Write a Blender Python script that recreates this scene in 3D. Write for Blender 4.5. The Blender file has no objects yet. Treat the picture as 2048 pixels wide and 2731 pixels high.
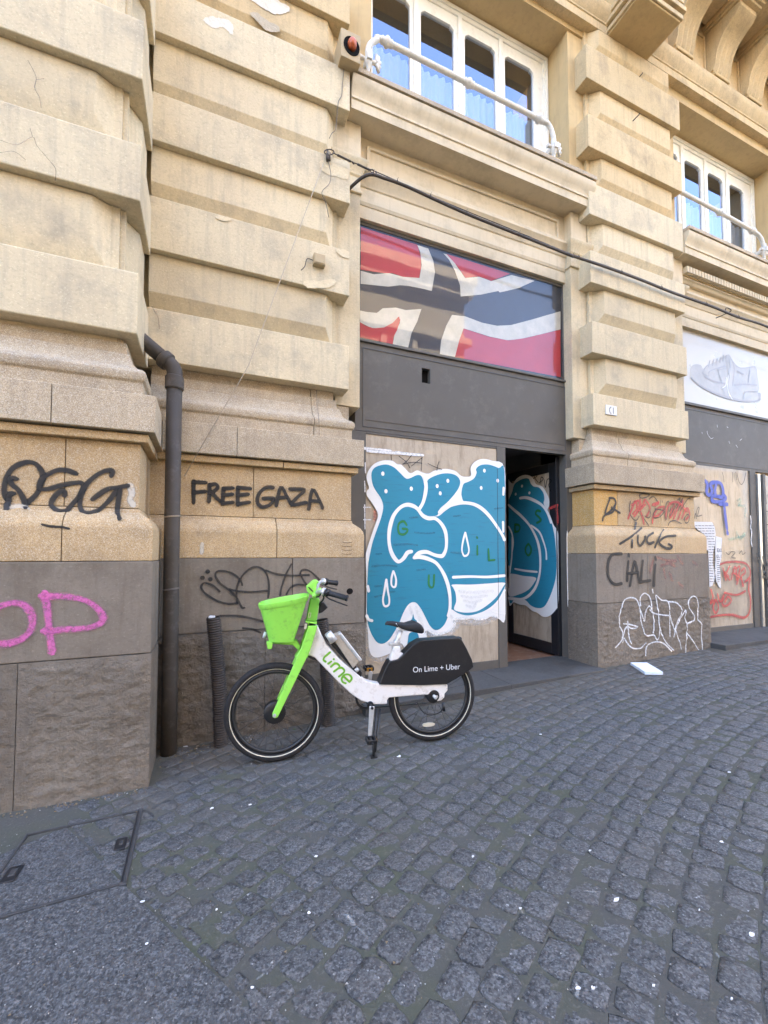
import bpy, bmesh, math, random
from mathutils import Vector, Matrix, Euler
from mathutils.geometry import tessellate_polygon
from mathutils import noise as mnoise
random.seed(7)
R = math.radians
S = bpy.context.scene
COL = S.collection

# ------------------------------------------------------------------ camera, sky, sun, exposure
FPX, HOR, TILT, YAW = 1141.0, 1479.0, R(2.3), math.atan2(2747, 1141)   # measured from the photograph (2048 x 2731)
PY = HOR - FPX * math.tan(TILT)
F0 = Vector((math.cos(YAW), math.sin(YAW), 0)); RT = Vector((math.sin(YAW), -math.cos(YAW), 0))
FW = F0 * math.cos(TILT) + Vector((0, 0, math.sin(TILT))); UP = RT.cross(FW)
EYE = Vector((0, 0, 1.4))
cam = bpy.data.cameras.new('camera'); cam_o = bpy.data.objects.new('camera', cam); COL.objects.link(cam_o)
cam.sensor_fit = 'VERTICAL'; cam.sensor_height = 24; cam.lens = 24 * FPX / 2731
cam.shift_y = (PY - 1365.5) / 2731
cam.clip_start = 0.05; cam.clip_end = 500
m = Matrix((RT, UP, -FW)).transposed().to_4x4(); m.translation = EYE
cam_o.matrix_world = m; S.camera = cam_o

SUN_EL, SUN_AZ = R(44), R(12)          # the sun stands behind the building: street and facade are in open shade
w = bpy.data.worlds.new('World'); S.world = w; w.use_nodes = True
nt = w.node_tree; bg = nt.nodes['Background']
sky = nt.nodes.new('ShaderNodeTexSky'); sky.sky_type = 'NISHITA'; sky.sun_disc = False
sky.sun_elevation = SUN_EL; sky.sun_rotation = SUN_AZ; sky.altitude = 50; sky.dust_density = 4.0; sky.air_density = .75; sky.ozone_density = .5
nt.links.new(sky.outputs['Color'], bg.inputs['Color']); bg.inputs['Strength'].default_value = 0.15
sl = bpy.data.lights.new('sun', 'SUN'); sl.energy = 4.0; sl.angle = R(0.5); sl.color = (1, .95, .87)
so = bpy.data.objects.new('sun', sl); COL.objects.link(so); so.rotation_euler = (-(math.pi / 2 - SUN_EL), 0, -SUN_AZ)
S.view_settings.view_transform = 'Standard'; S.view_settings.look = 'None'
S.view_settings.exposure = 3.95; S.view_settings.gamma = 1; S.view_settings.use_curve_mapping = False
S.render.engine = 'CYCLES'; S.cycles.use_denoising = True
S.cycles.max_bounces = 8; S.cycles.diffuse_bounces = 4; S.cycles.transparent_max_bounces = 16

# ------------------------------------------------------------------ photo pixel -> point on a real plane of the place
def ray(u, v): return FW + RT * ((u - 1024) / FPX) - UP * ((v - PY) / FPX)
def onY(u, v, Y): d = ray(u, v); return EYE + d * (Y / d.y)
def onX(u, v, X): d = ray(u, v); return EYE + d * (X / d.x)
def onZ(u, v, Z): d = ray(u, v); return EYE + d * ((Z - 1.4) / d.z)
def reg(x0, y0, s): return lambda p: (x0 + p[0] / s, y0 + p[1] / s)
def gz(x, y=2.0): return .07 + .034 * max(x, 0) if x < 6 else .274 + .02 * (x - 6)
def onG(u, v):
    z = .1
    for _ in range(6):
        p = onZ(u, v, z); z = gz(p.x)
    return Vector((p.x, p.y, z))

# ------------------------------------------------------------------ materials
MATS = {}
def N(t, k, **kw):
    n = t.nodes.new(k)
    for a, b in kw.items():
        if a in n.inputs.keys(): n.inputs[a].default_value = b
        else: setattr(n, a, b)
    return n
def base(name, rough=.8, spec=.3):
    mt = bpy.data.materials.new(name); mt.use_nodes = True; t = mt.node_tree
    b = t.nodes['Principled BSDF']; b.inputs['Roughness'].default_value = rough
    b.inputs['Specular IOR Level'].default_value = spec
    MATS[name] = mt
    return mt, t, b
def noise(t, scale, detail=5, rough=.6, stretch=None, w=0):
    g = N(t, 'ShaderNodeNewGeometry'); src = g.outputs['Position']
    if stretch:
        mp = N(t, 'ShaderNodeMapping'); mp.inputs['Scale'].default_value = stretch; mp.inputs['Location'].default_value = (w, w * .7, w * .3)
        t.links.new(src, mp.inputs['Vector']); src = mp.outputs['Vector']
    n = N(t, 'ShaderNodeTexNoise', Scale=scale, Detail=detail, Roughness=rough)
    t.links.new(src, n.inputs['Vector']); return n.outputs['Fac']
def ramp(t, fac, a, b, c0=(0, 0, 0, 1), c1=(1, 1, 1, 1)):
    r = N(t, 'ShaderNodeValToRGB'); e = r.color_ramp.elements
    e[0].position = a; e[0].color = c0; e[1].position = b; e[1].color = c1
    t.links.new(fac, r.inputs['Fac']); return r.outputs['Color']
def mix(t, fac, a, b, mode='MIX'):
    x = N(t, 'ShaderNodeMix', data_type='RGBA', blend_type=mode)
    for sock, v in ((x.inputs[0], fac), (x.inputs[6], a), (x.inputs[7], b)):
        if hasattr(v, 'links') or isinstance(v, bpy.types.NodeSocket): t.links.new(v, sock)
        else: sock.default_value = v if not isinstance(v, tuple) else ((*v, 1) if len(v) == 3 else v)
    return x.outputs[2]
def math_(t, op, a, b=0.5):
    x = N(t, 'ShaderNodeMath', operation=op)
    for i, v in enumerate((a, b)):
        if isinstance(v, bpy.types.NodeSocket): t.links.new(v, x.inputs[i])
        else: x.inputs[i].default_value = v
    return x.outputs[0]
def bump(t, b, h, strength=.3, dist=.01):
    x = N(t, 'ShaderNodeBump', Strength=strength, Distance=dist)
    t.links.new(h, x.inputs['Height']); t.links.new(x.outputs['Normal'], b.inputs['Normal'])
def stone(name, c, c2, stain=(.2, .16, .11), stain_amt=.35, grain=0, grain_c=(.1, .08, .06), bmp=.25, bdist=.004, bscale=60, rough=.88, drip=.3, rnd=.1, patch=None):
    """weathered stone or plaster: broad colour drift, vertical drips, mineral grain, fine relief"""
    mt, t, b = base(name, rough, .2)
    col = mix(t, ramp(t, noise(t, 1.7, 6, .65), .35, .7), c, c2)
    if rnd:
        oi = N(t, 'ShaderNodeObjectInfo'); v = math_(t, 'MULTIPLY_ADD', oi.outputs['Random'], rnd * 2)
        t.nodes[-1].inputs[2].default_value = 1 - rnd
        hs = N(t, 'ShaderNodeHueSaturation'); t.links.new(v, hs.inputs['Value']); t.links.new(col, hs.inputs['Color']); col = hs.outputs['Color']
    col = mix(t, math_(t, 'MULTIPLY', ramp(t, noise(t, 3.1, 8, .7), .5, .72), stain_amt), col, stain)
    if drip: col = mix(t, math_(t, 'MULTIPLY', ramp(t, noise(t, 2.2, 6, .65, (9, 9, .8)), .5, .75), drip), col, stain)
    if patch: col = mix(t, ramp(t, noise(t, patch[1], 3, .5, (1, 1, 1), 11), patch[2], patch[2] + .02), col, patch[0])
    if grain:
        v = N(t, 'ShaderNodeTexVoronoi', Scale=grain); g = N(t, 'ShaderNodeNewGeometry'); t.links.new(g.outputs['Position'], v.inputs['Vector'])
        sp = N(t, 'ShaderNodeSeparateColor'); t.links.new(v.outputs['Color'], sp.inputs[0])
        col = mix(t, math_(t, 'MULTIPLY', ramp(t, sp.outputs[0], .55, .95), .75), col, grain_c)
        col = mix(t, math_(t, 'MULTIPLY', ramp(t, sp.outputs[1], .7, .95), .5), col, (.75, .68, .56))
    if bmp > .39:
        col = mix(t, math_(t, 'MULTIPLY', ramp(t, noise(t, bscale * .8, 7, .72, (1, 1, 1.5)), .52, .70), .55), col, tuple(x * .55 for x in c)); col = mix(t, math_(t, 'MULTIPLY', ramp(t, noise(t, bscale * 1.1, 7, .72, (1, 1, 1.5), 5), .56, .72), .5), col, tuple(min(1, x * 1.75) for x in c))
    t.links.new(col, b.inputs['Base Color'])
    h = math_(t, 'ADD', noise(t, bscale, 8, .7), math_(t, 'MULTIPLY', noise(t, bscale * .12, 4), 1.5))
    bump(t, b, h, bmp, bdist)
    return mt
stone('plaster', (.64, .53, .345), (.57, .465, .305), (.32, .275, .21), .66, bmp=.45, rnd=.08, drip=.42)
stone('plaster_ochre', (.63, .475, .27), (.53, .395, .215), (.26, .20, .13), .62, bmp=.4, rnd=.08, drip=.4)
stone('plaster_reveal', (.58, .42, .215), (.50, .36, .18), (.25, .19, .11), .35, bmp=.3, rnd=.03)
stone('plaster_cream', (.66, .55, .38), (.59, .485, .325), (.34, .275, .185), .6, bmp=.3, rnd=.04, drip=.25)
stone('bare_plaster', (.74, .67, .55), (.7, .64, .52), (.5, .42, .3), .5, bmp=.6, drip=0, rnd=0)
stone('patch_stone', (.58, .49, .36), (.44, .36, .25), (.25, .2, .14), .6, bmp=.8, drip=0, rnd=0)
stone('patch_plaster', (.70, .58, .38), (.64, .53, .345), (.5, .4, .25), .3, bmp=.5, drip=0, rnd=0)
stone('granite_pink', (.52, .41, .27), (.41, .32, .21), (.24, .19, .135), .62, grain=300, grain_c=(.22, .165, .115), bmp=.35, bscale=90, rnd=.09, drip=.5)
stone('granite_ochre', (.56, .39, .20), (.46, .315, .16), (.25, .185, .115), .6, grain=300, grain_c=(.27, .17, .085), bmp=.35, bscale=90, rnd=.09, drip=.3)
stone('granite_orange', (.62, .37, .11), (.54, .31, .09), (.28, .18, .08), .35, grain=300, grain_c=(.3, .17, .05), bmp=.35, bscale=90, rnd=.03, drip=.3)
stone('granite_grey', (.24, .20, .155), (.185, .155, .122), (.12, .09, .062), .65, grain=0, bmp=.4, bscale=50, rnd=.08, drip=.5)
stone('granite_rough', (.245, .203, .155), (.18, .148, .115), (.11, .084, .06), .65, grain=0, bmp=1.0, bdist=.03, bscale=26, rnd=.08, drip=.45)
stone('step_stone', (.098, .092, .084), (.070, .067, .063), (.045, .04, .036), .7, grain=0, bmp=.4, bscale=40, drip=0)
def simple(name, c, rough=.5, spec=.4, metal=0, var=.12, scale=9, dirt=None, dirt_amt=.4, bmp=0, coat=0):
    mt, t, b = base(name, rough, spec); b.inputs['Metallic'].default_value = metal
    col = mix(t, ramp(t, noise(t, scale, 6, .65), .3, .75), c, tuple(x * (1 - var) for x in c))
    if dirt: col = mix(t, math_(t, 'MULTIPLY', ramp(t, noise(t, scale * 2.3, 8, .75), .52, .68), dirt_amt), col, dirt)
    t.links.new(col, b.inputs['Base Color'])
    t.links.new(math_(t, 'MULTIPLY_ADD', noise(t, scale * 3, 4), .25), b.inputs['Roughness']); t.nodes[-1].inputs[0]
    rn = [n for n in t.nodes if n.type == 'MATH' and n.operation == 'MULTIPLY_ADD'][-1]; rn.inputs[2].default_value = max(0, rough - .12)
    if bmp: bump(t, b, noise(t, scale * 8, 5), bmp, .003)
    b.inputs['Coat Weight'].default_value = coat
    return mt
simple('shop_metal', (.120, .108, .092), .6, .22, var=.12, scale=2.5, dirt=(.20, .18, .15), dirt_amt=.3)
simple('shop_metal_edge', (.10, .095, .09), .5, .4, var=.1)
simple('black_metal', (.018, .018, .02), .35, .5)
simple('aluminium', (.62, .60, .56), .35, .5, .85, scale=20)
simple('window_white', (.86, .82, .71), .5, .4, var=.06, scale=5, dirt=(.5, .44, .33), dirt_amt=.35, bmp=.1)
simple('rail_white', (.70, .65, .56), .55, .4, var=.1, scale=14, dirt=(.38, .31, .22), dirt_amt=.5, bmp=.2)
simple('pvc_dark', (.075, .062, .050), .6, .25, var=.25, scale=5, dirt=(.15, .13, .11), dirt_amt=.5)
simple('conduit', (.062, .05, .042), .55, .3, var=.3, scale=8, dirt=(.16, .12, .09), dirt_amt=.4)
simple('lime_green', (.31, .76, .09), .42, .5, var=.06, scale=10, dirt=(.16, .36, .07), dirt_amt=.5)
simple('lime_dark', (.20, .54, .06), .45, .5, var=.06)
simple('bike_white', (.80, .75, .69), .35, .5, var=.05, scale=8, dirt=(.42, .34, .26), dirt_amt=.6)
simple('bike_black', (.016, .015, .015), .42, .45, var=.2, scale=7, dirt=(.04, .036, .032), dirt_amt=.4)
simple('tyre', (.022, .02, .02), .75, .3, var=.3, scale=20, dirt=(.07, .06, .05), dirt_amt=.4)
simple('rim_black', (.02, .019, .018), .4, .5)
simple('reflective', (.62, .56, .42), .4, .5, var=.2, scale=30)
simple('silver', (.66, .64, .60), .38, .5, .45, var=.15, scale=25, dirt=(.25, .2, .15), dirt_amt=.4)
simple('battery_beige', (.52, .44, .34), .45, .5, .25, var=.1, scale=12, dirt=(.25, .19, .12), dirt_amt=.4)
simple('rubber_grip', (.02, .02, .021), .6, .4)
simple('amber', (.55, .25, .03), .25, .6)
simple('paper_white', (.74, .73, .72), .8, .2, var=.08, scale=15, dirt=(.45, .43, .4), dirt_amt=.4)
simple('foam', (.80, .84, .90), .7, .3, var=.04, scale=6)
simple('litter_tan', (.26, .19, .11), .8, .2, var=.2)
simple('litter_pale', (.42, .41, .38), .8, .2, var=.3)
simple('leaf_green', (.05, .22, .1), .6, .3, var=.3)
simple('siren_box', (.47, .36, .21), .7, .3, var=.1, scale=14, dirt=(.3, .21, .12), dirt_amt=.4)
simple('siren_lens', (.55, .12, .04), .3, .5, var=.2, scale=30)
simple('cable', (.085, .070, .058), .6, .3, var=.3, scale=12)
simple('wire', (.18, .16, .14), .6, .3)
simple('twine', (.42, .35, .26), .9, .1)
simple('dark_void', (.012, .011, .010), .9, .1)
simple('manhole_metal', (.075, .073, .072), .6, .4, .3, var=.3, scale=12)
simple('marble', (.72, .70, .66), .5, .4, var=.1)
simple('print_grey', (.30, .29, .27), .7, .2)
simple('terracotta', (.30, .155, .09), .6, .3, var=.3, scale=5, dirt=(.42, .34, .28), dirt_amt=.6)
simple('curtain', (.80, .80, .80), .9, .1, var=.05)
simple('interior_wall', (.22, .2, .18), .9, .1)
simple('far_wall', (.42, .33, .21), .85, .2, var=.15, scale=.6, dirt=(.3, .23, .15), dirt_amt=.4)
simple('far_trim', (.46, .37, .25), .85, .2, var=.1, scale=1)
simple('far_dark', (.04, .045, .05), .25, .5)

def window_glass(name, tint=(1, 1, 1), lo=.25, hi=.95, rough=.01):
    mt = bpy.data.materials.new(name); mt.use_nodes = True; t = mt.node_tree; t.nodes.clear(); MATS[name] = mt
    o = N(t, 'ShaderNodeOutputMaterial'); mx = N(t, 'ShaderNodeMixShader'); tr = N(t, 'ShaderNodeBsdfTransparent'); gl = N(t, 'ShaderNodeBsdfGlossy', Roughness=rough)
    tr.inputs['Color'].default_value = (*tint, 1); gl.inputs['Color'].default_value = (.60, .71, 1, 1) if name == 'pane_glass' else (.8, .84, .9, 1)
    fr = N(t, 'ShaderNodeFresnel', IOR=1.5); mr = N(t, 'ShaderNodeMapRange'); mr.inputs['To Min'].default_value = lo; mr.inputs['To Max'].default_value = hi
    g = N(t, 'ShaderNodeNewGeometry'); bf = math_(t, 'SUBTRACT', 1.0, g.outputs['Backfacing'])
    t.links.new(fr.outputs[0], mr.inputs[0]); t.links.new(math_(t, 'MULTIPLY', mr.outputs[0], bf), mx.inputs[0])
    t.links.new(tr.outputs[0], mx.inputs[1]); t.links.new(gl.outputs[0], mx.inputs[2]); t.links.new(mx.outputs[0], o.inputs[0])
    b = N(t, 'ShaderNodeBump', Strength=.04, Distance=.02); t.links.new(noise(t, 1.5, 2), b.inputs['Height']); t.links.new(b.outputs[0], gl.inputs['Normal'])
window_glass('pane_glass', (.78, .8, .82), .24)
window_glass('shop_glass', (.97, .97, .97), .015, .4)

def brown_paper():
    mt, t, b = base('brown_paper', .75, .25)
    col = mix(t, ramp(t, noise(t, 2.2, 5, .6), .35, .7), (.40, .325, .235), (.51, .425, .315))
    col = mix(t, math_(t, 'MULTIPLY', ramp(t, noise(t, 6, 8, .7, (3, 3, .6)), .48, .66), .65), col, (.25, .20, .14))
    t.links.new(col, b.inputs['Base Color']); bump(t, b, noise(t, 9, 6, .7), .5, .012); b.inputs['Coat Weight'].default_value = .25
brown_paper()
def print_mat(name, c, rough=.4, var=.12, scale=6, coat=.15):
    simple(name, c, rough, .4, 0, var, scale, None, 0, 0, coat)
print_mat('flag_red', (.43, .028, .035)); print_mat('flag_white', (.58, .54, .44), var=.3, scale=9); print_mat('flag_navy', (.03, .032, .04))
print_mat('ad_white', (.46, .40, .30), .3, .06, 1.5); print_mat('ad_shoe', (.36, .305, .23), .35, .3, 5); print_mat('ad_sole', (.27, .225, .19), .4, .2, 7); print_mat('ad_line', (.26, .23, .20), .4, .1)

def paint(name, c, a=1.0, soft=.3, rough=.55, streak=0, streak_c=(0, 0, 0), grainy=.25):
    """spray or brush paint film: UV v runs across a stroke, its edges fade as sprayed paint does"""
    mt, t, b = base(name, rough, .3)
    col = c
    if streak:
        f = ramp(t, noise(t, 5, 7, .7, (1.2, 1.2, 9)), .54, .72); col = mix(t, math_(t, 'MULTIPLY', f, streak), (*c, 1), (*streak_c, 1))
        col = mix(t, math_(t, 'MULTIPLY', noise(t, 2, 4), .25), col, tuple(x * .8 for x in c))
        t.links.new(col, b.inputs['Base Color'])
    else: b.inputs['Base Color'].default_value = (*c, 1)
    uv = N(t, 'ShaderNodeUVMap'); sp = N(t, 'ShaderNodeSeparateXYZ'); t.links.new(uv.outputs[0], sp.inputs[0])
    d = math_(t, 'SUBTRACT', 1.0, math_(t, 'ABSOLUTE', math_(t, 'MULTIPLY_ADD', sp.outputs['Y'], 2.0), 0))
    [n for n in t.nodes if n.type == 'MATH' and n.operation == 'MULTIPLY_ADD'][-1].inputs[2].default_value = -1.0
    d = math_(t, 'ADD', d, math_(t, 'MULTIPLY', math_(t, 'SUBTRACT', noise(t, 70, 4, .7), .5), grainy))
    mr = N(t, 'ShaderNodeMapRange', interpolation_type='SMOOTHSTEP'); mr.inputs['From Max'].default_value = max(soft, .02)
    t.links.new(d, mr.inputs[0]); al = math_(t, 'MULTIPLY', mr.outputs[0], a)
    if grainy: al = math_(t, 'MULTIPLY', al, ramp(t, noise(t, 45, 6, .75), .2, .2 + grainy * .7))
    t.links.new(al, b.inputs['Alpha'])
paint('spray_black', (.028, .025, .023), .93, .45); paint('marker_black', (.035, .03, .027), .85, .3); paint('spray_pink', (.66, .15, .40), .8, .7, grainy=.5)
paint('spray_white', (.78, .77, .75), .9, .5, grainy=.5); paint('spray_red', (.55, .07, .06), .75, .6, grainy=.4); paint('spray_blue', (.07, .10, .42), .92, .35)
paint('spray_green', (.035, .22, .05), .85, .45); paint('spray_teal', (.10, .38, .27), .45, .9, grainy=.6); paint('smear_red', (.50, .12, .09), .45, .9, grainy=.7)
paint('mural_white', (.80, .79, .75), 1, .04, .5, .2, (.6, .6, .6), 0); paint('mural_line', (.80, .79, .76), 1, .12, .5, grainy=.05)
paint('mural_blue', (.028, .235, .345), 1, .02, .45, .55, (.04, .13, .19), 0); paint('mural_dot', (.8, .79, .76), 1, .02, .5, grainy=0)
paint('spray_haze', (.74, .72, .67), .55, .95, grainy=.6); paint('dropping', (.5, .5, .48), .6, .9, grainy=.9); paint('scuff', (.09, .16, .21), .5, .95, grainy=.8); paint('brush_grey', (.52, .53, .52), .3, .95, grainy=.9); paint('bleach', (.70, .63, .52), .75, .6, grainy=.4); paint('patch_cream', (.66, .53, .34), .65, .8, grainy=.5); paint('crack', (.25, .20, .15), .6, .3, grainy=.4)
paint('logo_green', (.17, .42, .03), 1, .03, .4, grainy=0); paint('logo_white', (.8, .8, .8), 1, .03, .4, grainy=0); paint('ink', (.10, .10, .11), .7, .1, grainy=.1); paint('ink_red', (.5, .04, .05), .8, .1, grainy=.1)
paint('logo_black', (.02, .02, .02), 1, .03, .4, grainy=0)

def dust(t, col):
    g = N(t, 'ShaderNodeNewGeometry'); sp = N(t, 'ShaderNodeSeparateXYZ'); t.links.new(g.outputs['Position'], sp.inputs[0])
    d = math_(t, 'ADD', math_(t, 'MULTIPLY_ADD', sp.outputs['Y'], 1.15), math_(t, 'MULTIPLY', noise(t, 2.6, 7, .7), 2.6))
    [n for n in t.nodes if n.type == 'MATH' and n.operation == 'MULTIPLY_ADD'][-1].inputs[2].default_value = -4.15
    return mix(t, math_(t, 'MULTIPLY', ramp(t, d, .0, 1.0), .8), col, (.125, .107, .085))
def grit(t, col):
    v = N(t, 'ShaderNodeTexVoronoi', Scale=170); g = N(t, 'ShaderNodeNewGeometry'); t.links.new(g.outputs['Position'], v.inputs['Vector'])
    sp = N(t, 'ShaderNodeSeparateColor'); t.links.new(v.outputs['Color'], sp.inputs[0])
    col = mix(t, math_(t, 'MULTIPLY', ramp(t, sp.outputs[0], .55, .9), .6), col, (.19, .19, .19))
    return mix(t, math_(t, 'MULTIPLY', ramp(t, sp.outputs[1], .6, .9), .6), col, (.022, .022, .024))
def cobble_mat():
    mt, t, b = base('basalt', .62, .4)
    oi = N(t, 'ShaderNodeObjectInfo')
    at = N(t, 'ShaderNodeAttribute'); at.attribute_name = 'tone'; 
    col = mix(t, ramp(t, noise(t, 46, 9, .8), .41, .60), (.032, .032, .033), (.125, .124, .122))
    col = grit(t, col)
    rv = math_(t, 'ADD', math_(t, 'MULTIPLY', oi.outputs['Random'], .16), .92)
    hs = N(t, 'ShaderNodeHueSaturation'); t.links.new(rv, hs.inputs['Value']); t.links.new(col, hs.inputs['Color']); col = hs.outputs['Color']
    col = mix(t, math_(t, 'MULTIPLY', ramp(t, noise(t, 1.3, 6, .7), .45, .7), .4), col, (.13, .113, .092))
    col = mix(t, ramp(t, noise(t, 55, 3, .6, (1, 1, 1), 3), .70, .74), col, (.34, .34, .34))
    col = dust(t, col); t.links.new(col, b.inputs['Base Color'])
    h = math_(t, 'ADD', noise(t, 42, 7, .72), math_(t, 'MULTIPLY', noise(t, 14, 5, .7), 1.4)); bump(t, b, h, .75, .012)
    # joint dirt with moss
    mt, t, b = base('joint_dirt', .95, .1)
    col = mix(t, ramp(t, noise(t, 3, 6, .65), .4, .65), (.092, .089, .080), (.086, .090, .064))
    col = mix(t, ramp(t, noise(t, 60, 5, .7), .55, .75), col, (.16, .15, .13)); col = dust(t, col)
    t.links.new(col, b.inputs['Base Color']); bump(t, b, noise(t, 60, 8, .75), .8, .01)
    # chiselled basalt slab
    mt, t, b = base('chiselled', .6, .4)
    col = mix(t, ramp(t, noise(t, 60, 8, .8, (1, .55, 1)), .38, .64), (.040, .040, .040), (.118, .117, .115))
    col = grit(t, col); col = mix(t, math_(t, 'MULTIPLY', ramp(t, noise(t, 1.2, 6, .7), .5, .7), .35), col, (.12, .105, .09))
    t.links.new(col, b.inputs['Base Color'])
    h = math_(t, 'ADD', noise(t, 55, 5, .65, (1, .55, 1)), math_(t, 'MULTIPLY', noise(t, 25, 4, .6, (1, .5, 1)), 1.2)); bump(t, b, h, .9, .014)
cobble_mat()

# ------------------------------------------------------------------ mesh helpers
class MB:
    def __init__(s): s.v, s.f, s.uv, s.sm = [], [], [], []
    def face(s, idx, uv=None, sm=False): s.f.append(idx); s.uv.append(uv); s.sm.append(sm)
    def box(s, a, b):
        n = len(s.v); (x0, y0, z0), (x1, y1, z1) = a, b
        s.v += [(x, y, z) for z in (z0, z1) for y in (y0, y1) for x in (x0, x1)]
        for q in ((0, 1, 3, 2), (4, 6, 7, 5), (0, 4, 5, 1), (2, 3, 7, 6), (0, 2, 6, 4), (1, 5, 7, 3)): s.face([n + i for i in q])
        return s
    def hexa(s, P):      # 8 corners ordered as box()
        n = len(s.v); s.v += [tuple(p) for p in P]
        for q in ((0, 1, 3, 2), (4, 6, 7, 5), (0, 4, 5, 1), (2, 3, 7, 6), (0, 2, 6, 4), (1, 5, 7, 3)): s.face([n + i for i in q])
        return s
    def loft(s, rows, closed=False, caps=True, sm=False):
        n = len(s.v); k = len(rows[0])
        for r in rows: s.v += [tuple(p) for p in r]
        for i in range(len(rows) - 1):
            for j in range(k if closed else k - 1):
                a, b = n + i * k + j, n + i * k + (j + 1) % k; s.face([a, b, b + k, a + k], sm=sm)
        if caps:
            s.face([n + j for j in range(k)]); s.face([n + (len(rows) - 1) * k + j for j in range(k)])
        return s
    def tube(s, pts, r, n=10, caps=True, sm=True):
        pts = [Vector(p) for p in pts]; rows = []; rs = r if isinstance(r, (list, tuple)) else [r] * len(pts)
        ref = None
        for i, p in enumerate(pts):
            d = (pts[min(i + 1, len(pts) - 1)] - pts[max(i - 1, 0)]).normalized()
            if ref is None: ref = d.orthogonal().normalized()
            ref = (ref - d * ref.dot(d)).normalized(); q = d.cross(ref)
            rows.append([p + (ref * math.cos(2 * math.pi * j / n) + q * math.sin(2 * math.pi * j / n)) * rs[i] for j in range(n)])
        return s.loft(rows, True, caps, sm)
    def plate(s, outer, y0, y1, holes=(), to=None):
        """polygon with holes in (x,z), given depth along y; to maps (x,y,z) -> world"""
        to = to or (lambda p: p); loops = [list(outer)] + [list(h) for h in holes]
        tri = tessellate_polygon([[Vector((p[0], p[1], 0)) for p in l] for l in loops]); flat = [p for l in loops for p in l]; n = len(s.v); k = len(flat)
        s.v += [tuple(to((p[0], y0, p[1]))) for p in flat] + [tuple(to((p[0], y1, p[1]))) for p in flat]
        for a in tri: s.face([n + i for i in a]); s.face([n + k + i for i in a])
        o = n
        for l in loops:
            for i in range(len(l)): j = (i + 1) % len(l); s.face([o + i, o + j, o + k + j, o + k + i])
            o += len(l)
        return s
    def flat(s, P):      # flat filled outline of 3-D points (paint film, print)
        P = [Vector(p) for p in P]; n = len(s.v); nn = Vector((0, 0, 0))
        for i in range(len(P)): nn += P[i].cross(P[(i + 1) % len(P)])
        ax = max(range(3), key=lambda i: abs(nn[i])); q = [i for i in range(3) if i != ax]
        tri = tessellate_polygon([[Vector((p[q[0]], p[q[1]], 0)) for p in P]])
        s.v += [tuple(p) for p in P]
        for a in tri: s.face([n + i for i in a], [(.5, .5)] * 3)
        return s
    def ribbon(s, pts, wd, nrm, taper=False):
        pts = [Vector(p) for p in pts]; n = len(s.v); nrm = Vector(nrm); L = len(pts)
        ext0 = (pts[0] - pts[1]).normalized() * wd * .4; ext1 = (pts[-1] - pts[-2]).normalized() * wd * .4
        pts = [pts[0] + ext0] + pts + [pts[-1] + ext1]; L = len(pts)
        for i, p in enumerate(pts):
            d = (pts[min(i + 1, L - 1)] - pts[max(i - 1, 0)]).normalized(); q = d.cross(nrm).normalized()
            k = wd * (1 if not (i in (0, L - 1)) else .55) * (1 if not taper else (1 - .6 * i / L))
            k *= 1 + .10 * math.sin(i * .37 + wd * 900)
            lift = nrm * (.0002 * (i % 3))
            s.v += [tuple(p + q * k / 2 + lift), tuple(p - q * k / 2 + lift)]
        for i in range(L - 1):
            a = n + 2 * i; u0, u1 = i / L, (i + 1) / L
            s.face([a, a + 1, a + 3, a + 2], [(u0, 0), (u0, 1), (u1, 1), (u1, 0)])
        return s
    def mesh(s, name, angle=None, bevel=0, seg=2):
        me = bpy.data.meshes.new(name); me.from_pydata(s.v, [], s.f)
        if any(s.uv):
            l = me.uv_layers.new(name='UVMap'); i = 0
            for p, u in zip(me.polygons, s.uv):
                for j, li in enumerate(p.loop_indices): l.data[li].uv = u[j] if u else (.5, .5)
        for p, q in zip(me.polygons, s.sm): p.use_smooth = q
        bm = bmesh.new(); bm.from_mesh(me)
        if not any(s.uv): bmesh.ops.remove_doubles(bm, verts=bm.verts, dist=1e-5)
        bmesh.ops.recalc_face_normals(bm, faces=bm.faces)
        if bevel:
            ed = [e for e in bm.edges if len(e.link_faces) == 2 and e.calc_face_angle(0) > R(25)]
            bmesh.ops.bevel(bm, geom=ed, offset=bevel, segments=seg, profile=.6, affect='EDGES', clamp_overlap=True)
            for f_ in bm.faces: f_.smooth = True
            bm.normal_update(); wn_ = []
            for v_ in bm.verts:
                q = Vector((0, 0, 0))
                for f_ in v_.link_faces: q += f_.normal * f_.calc_area()
                wn_.append(q.normalized() if q.length > 1e-12 else v_.normal.copy())
        bm.to_mesh(me); bm.free()
        if bevel: me.normals_split_custom_set_from_vertices([tuple(q) for q in wn_])
        elif angle: me.shade_smooth(); me.set_sharp_from_angle(angle=R(angle))
        return me
def obj(name, mb, mat, parent=None, label=None, bevel=0, angle=None, seg=2):
    me = mb if isinstance(mb, bpy.types.Mesh) else mb.mesh(name, angle, bevel, seg)
    if not me.materials: me.materials.append(MATS[mat])
    o = bpy.data.objects.new(name, me); COL.objects.link(o)
    if parent: attach(o, parent)
    if label: o['label'] = label
    return o
def attach(o, p):
    o.parent = p; o.matrix_parent_inverse = world(p).inverted(); return o
def world(p):
    mm = p.matrix_basis.copy()
    while p.parent: mm = p.parent.matrix_basis @ p.matrix_parent_inverse @ mm if False else (p.parent.matrix_basis @ (p.matrix_parent_inverse @ mm)); p = p.parent
    return mm
def thing(name, label, cat, loc=(0, 0, 0), rz=0, group=None):
    o = bpy.data.objects.new(name, None); o.empty_display_size = .1; o.location = loc; o.rotation_euler = (0, 0, rz); COL.objects.link(o)
    return tag(o, label, cat, group)
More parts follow.
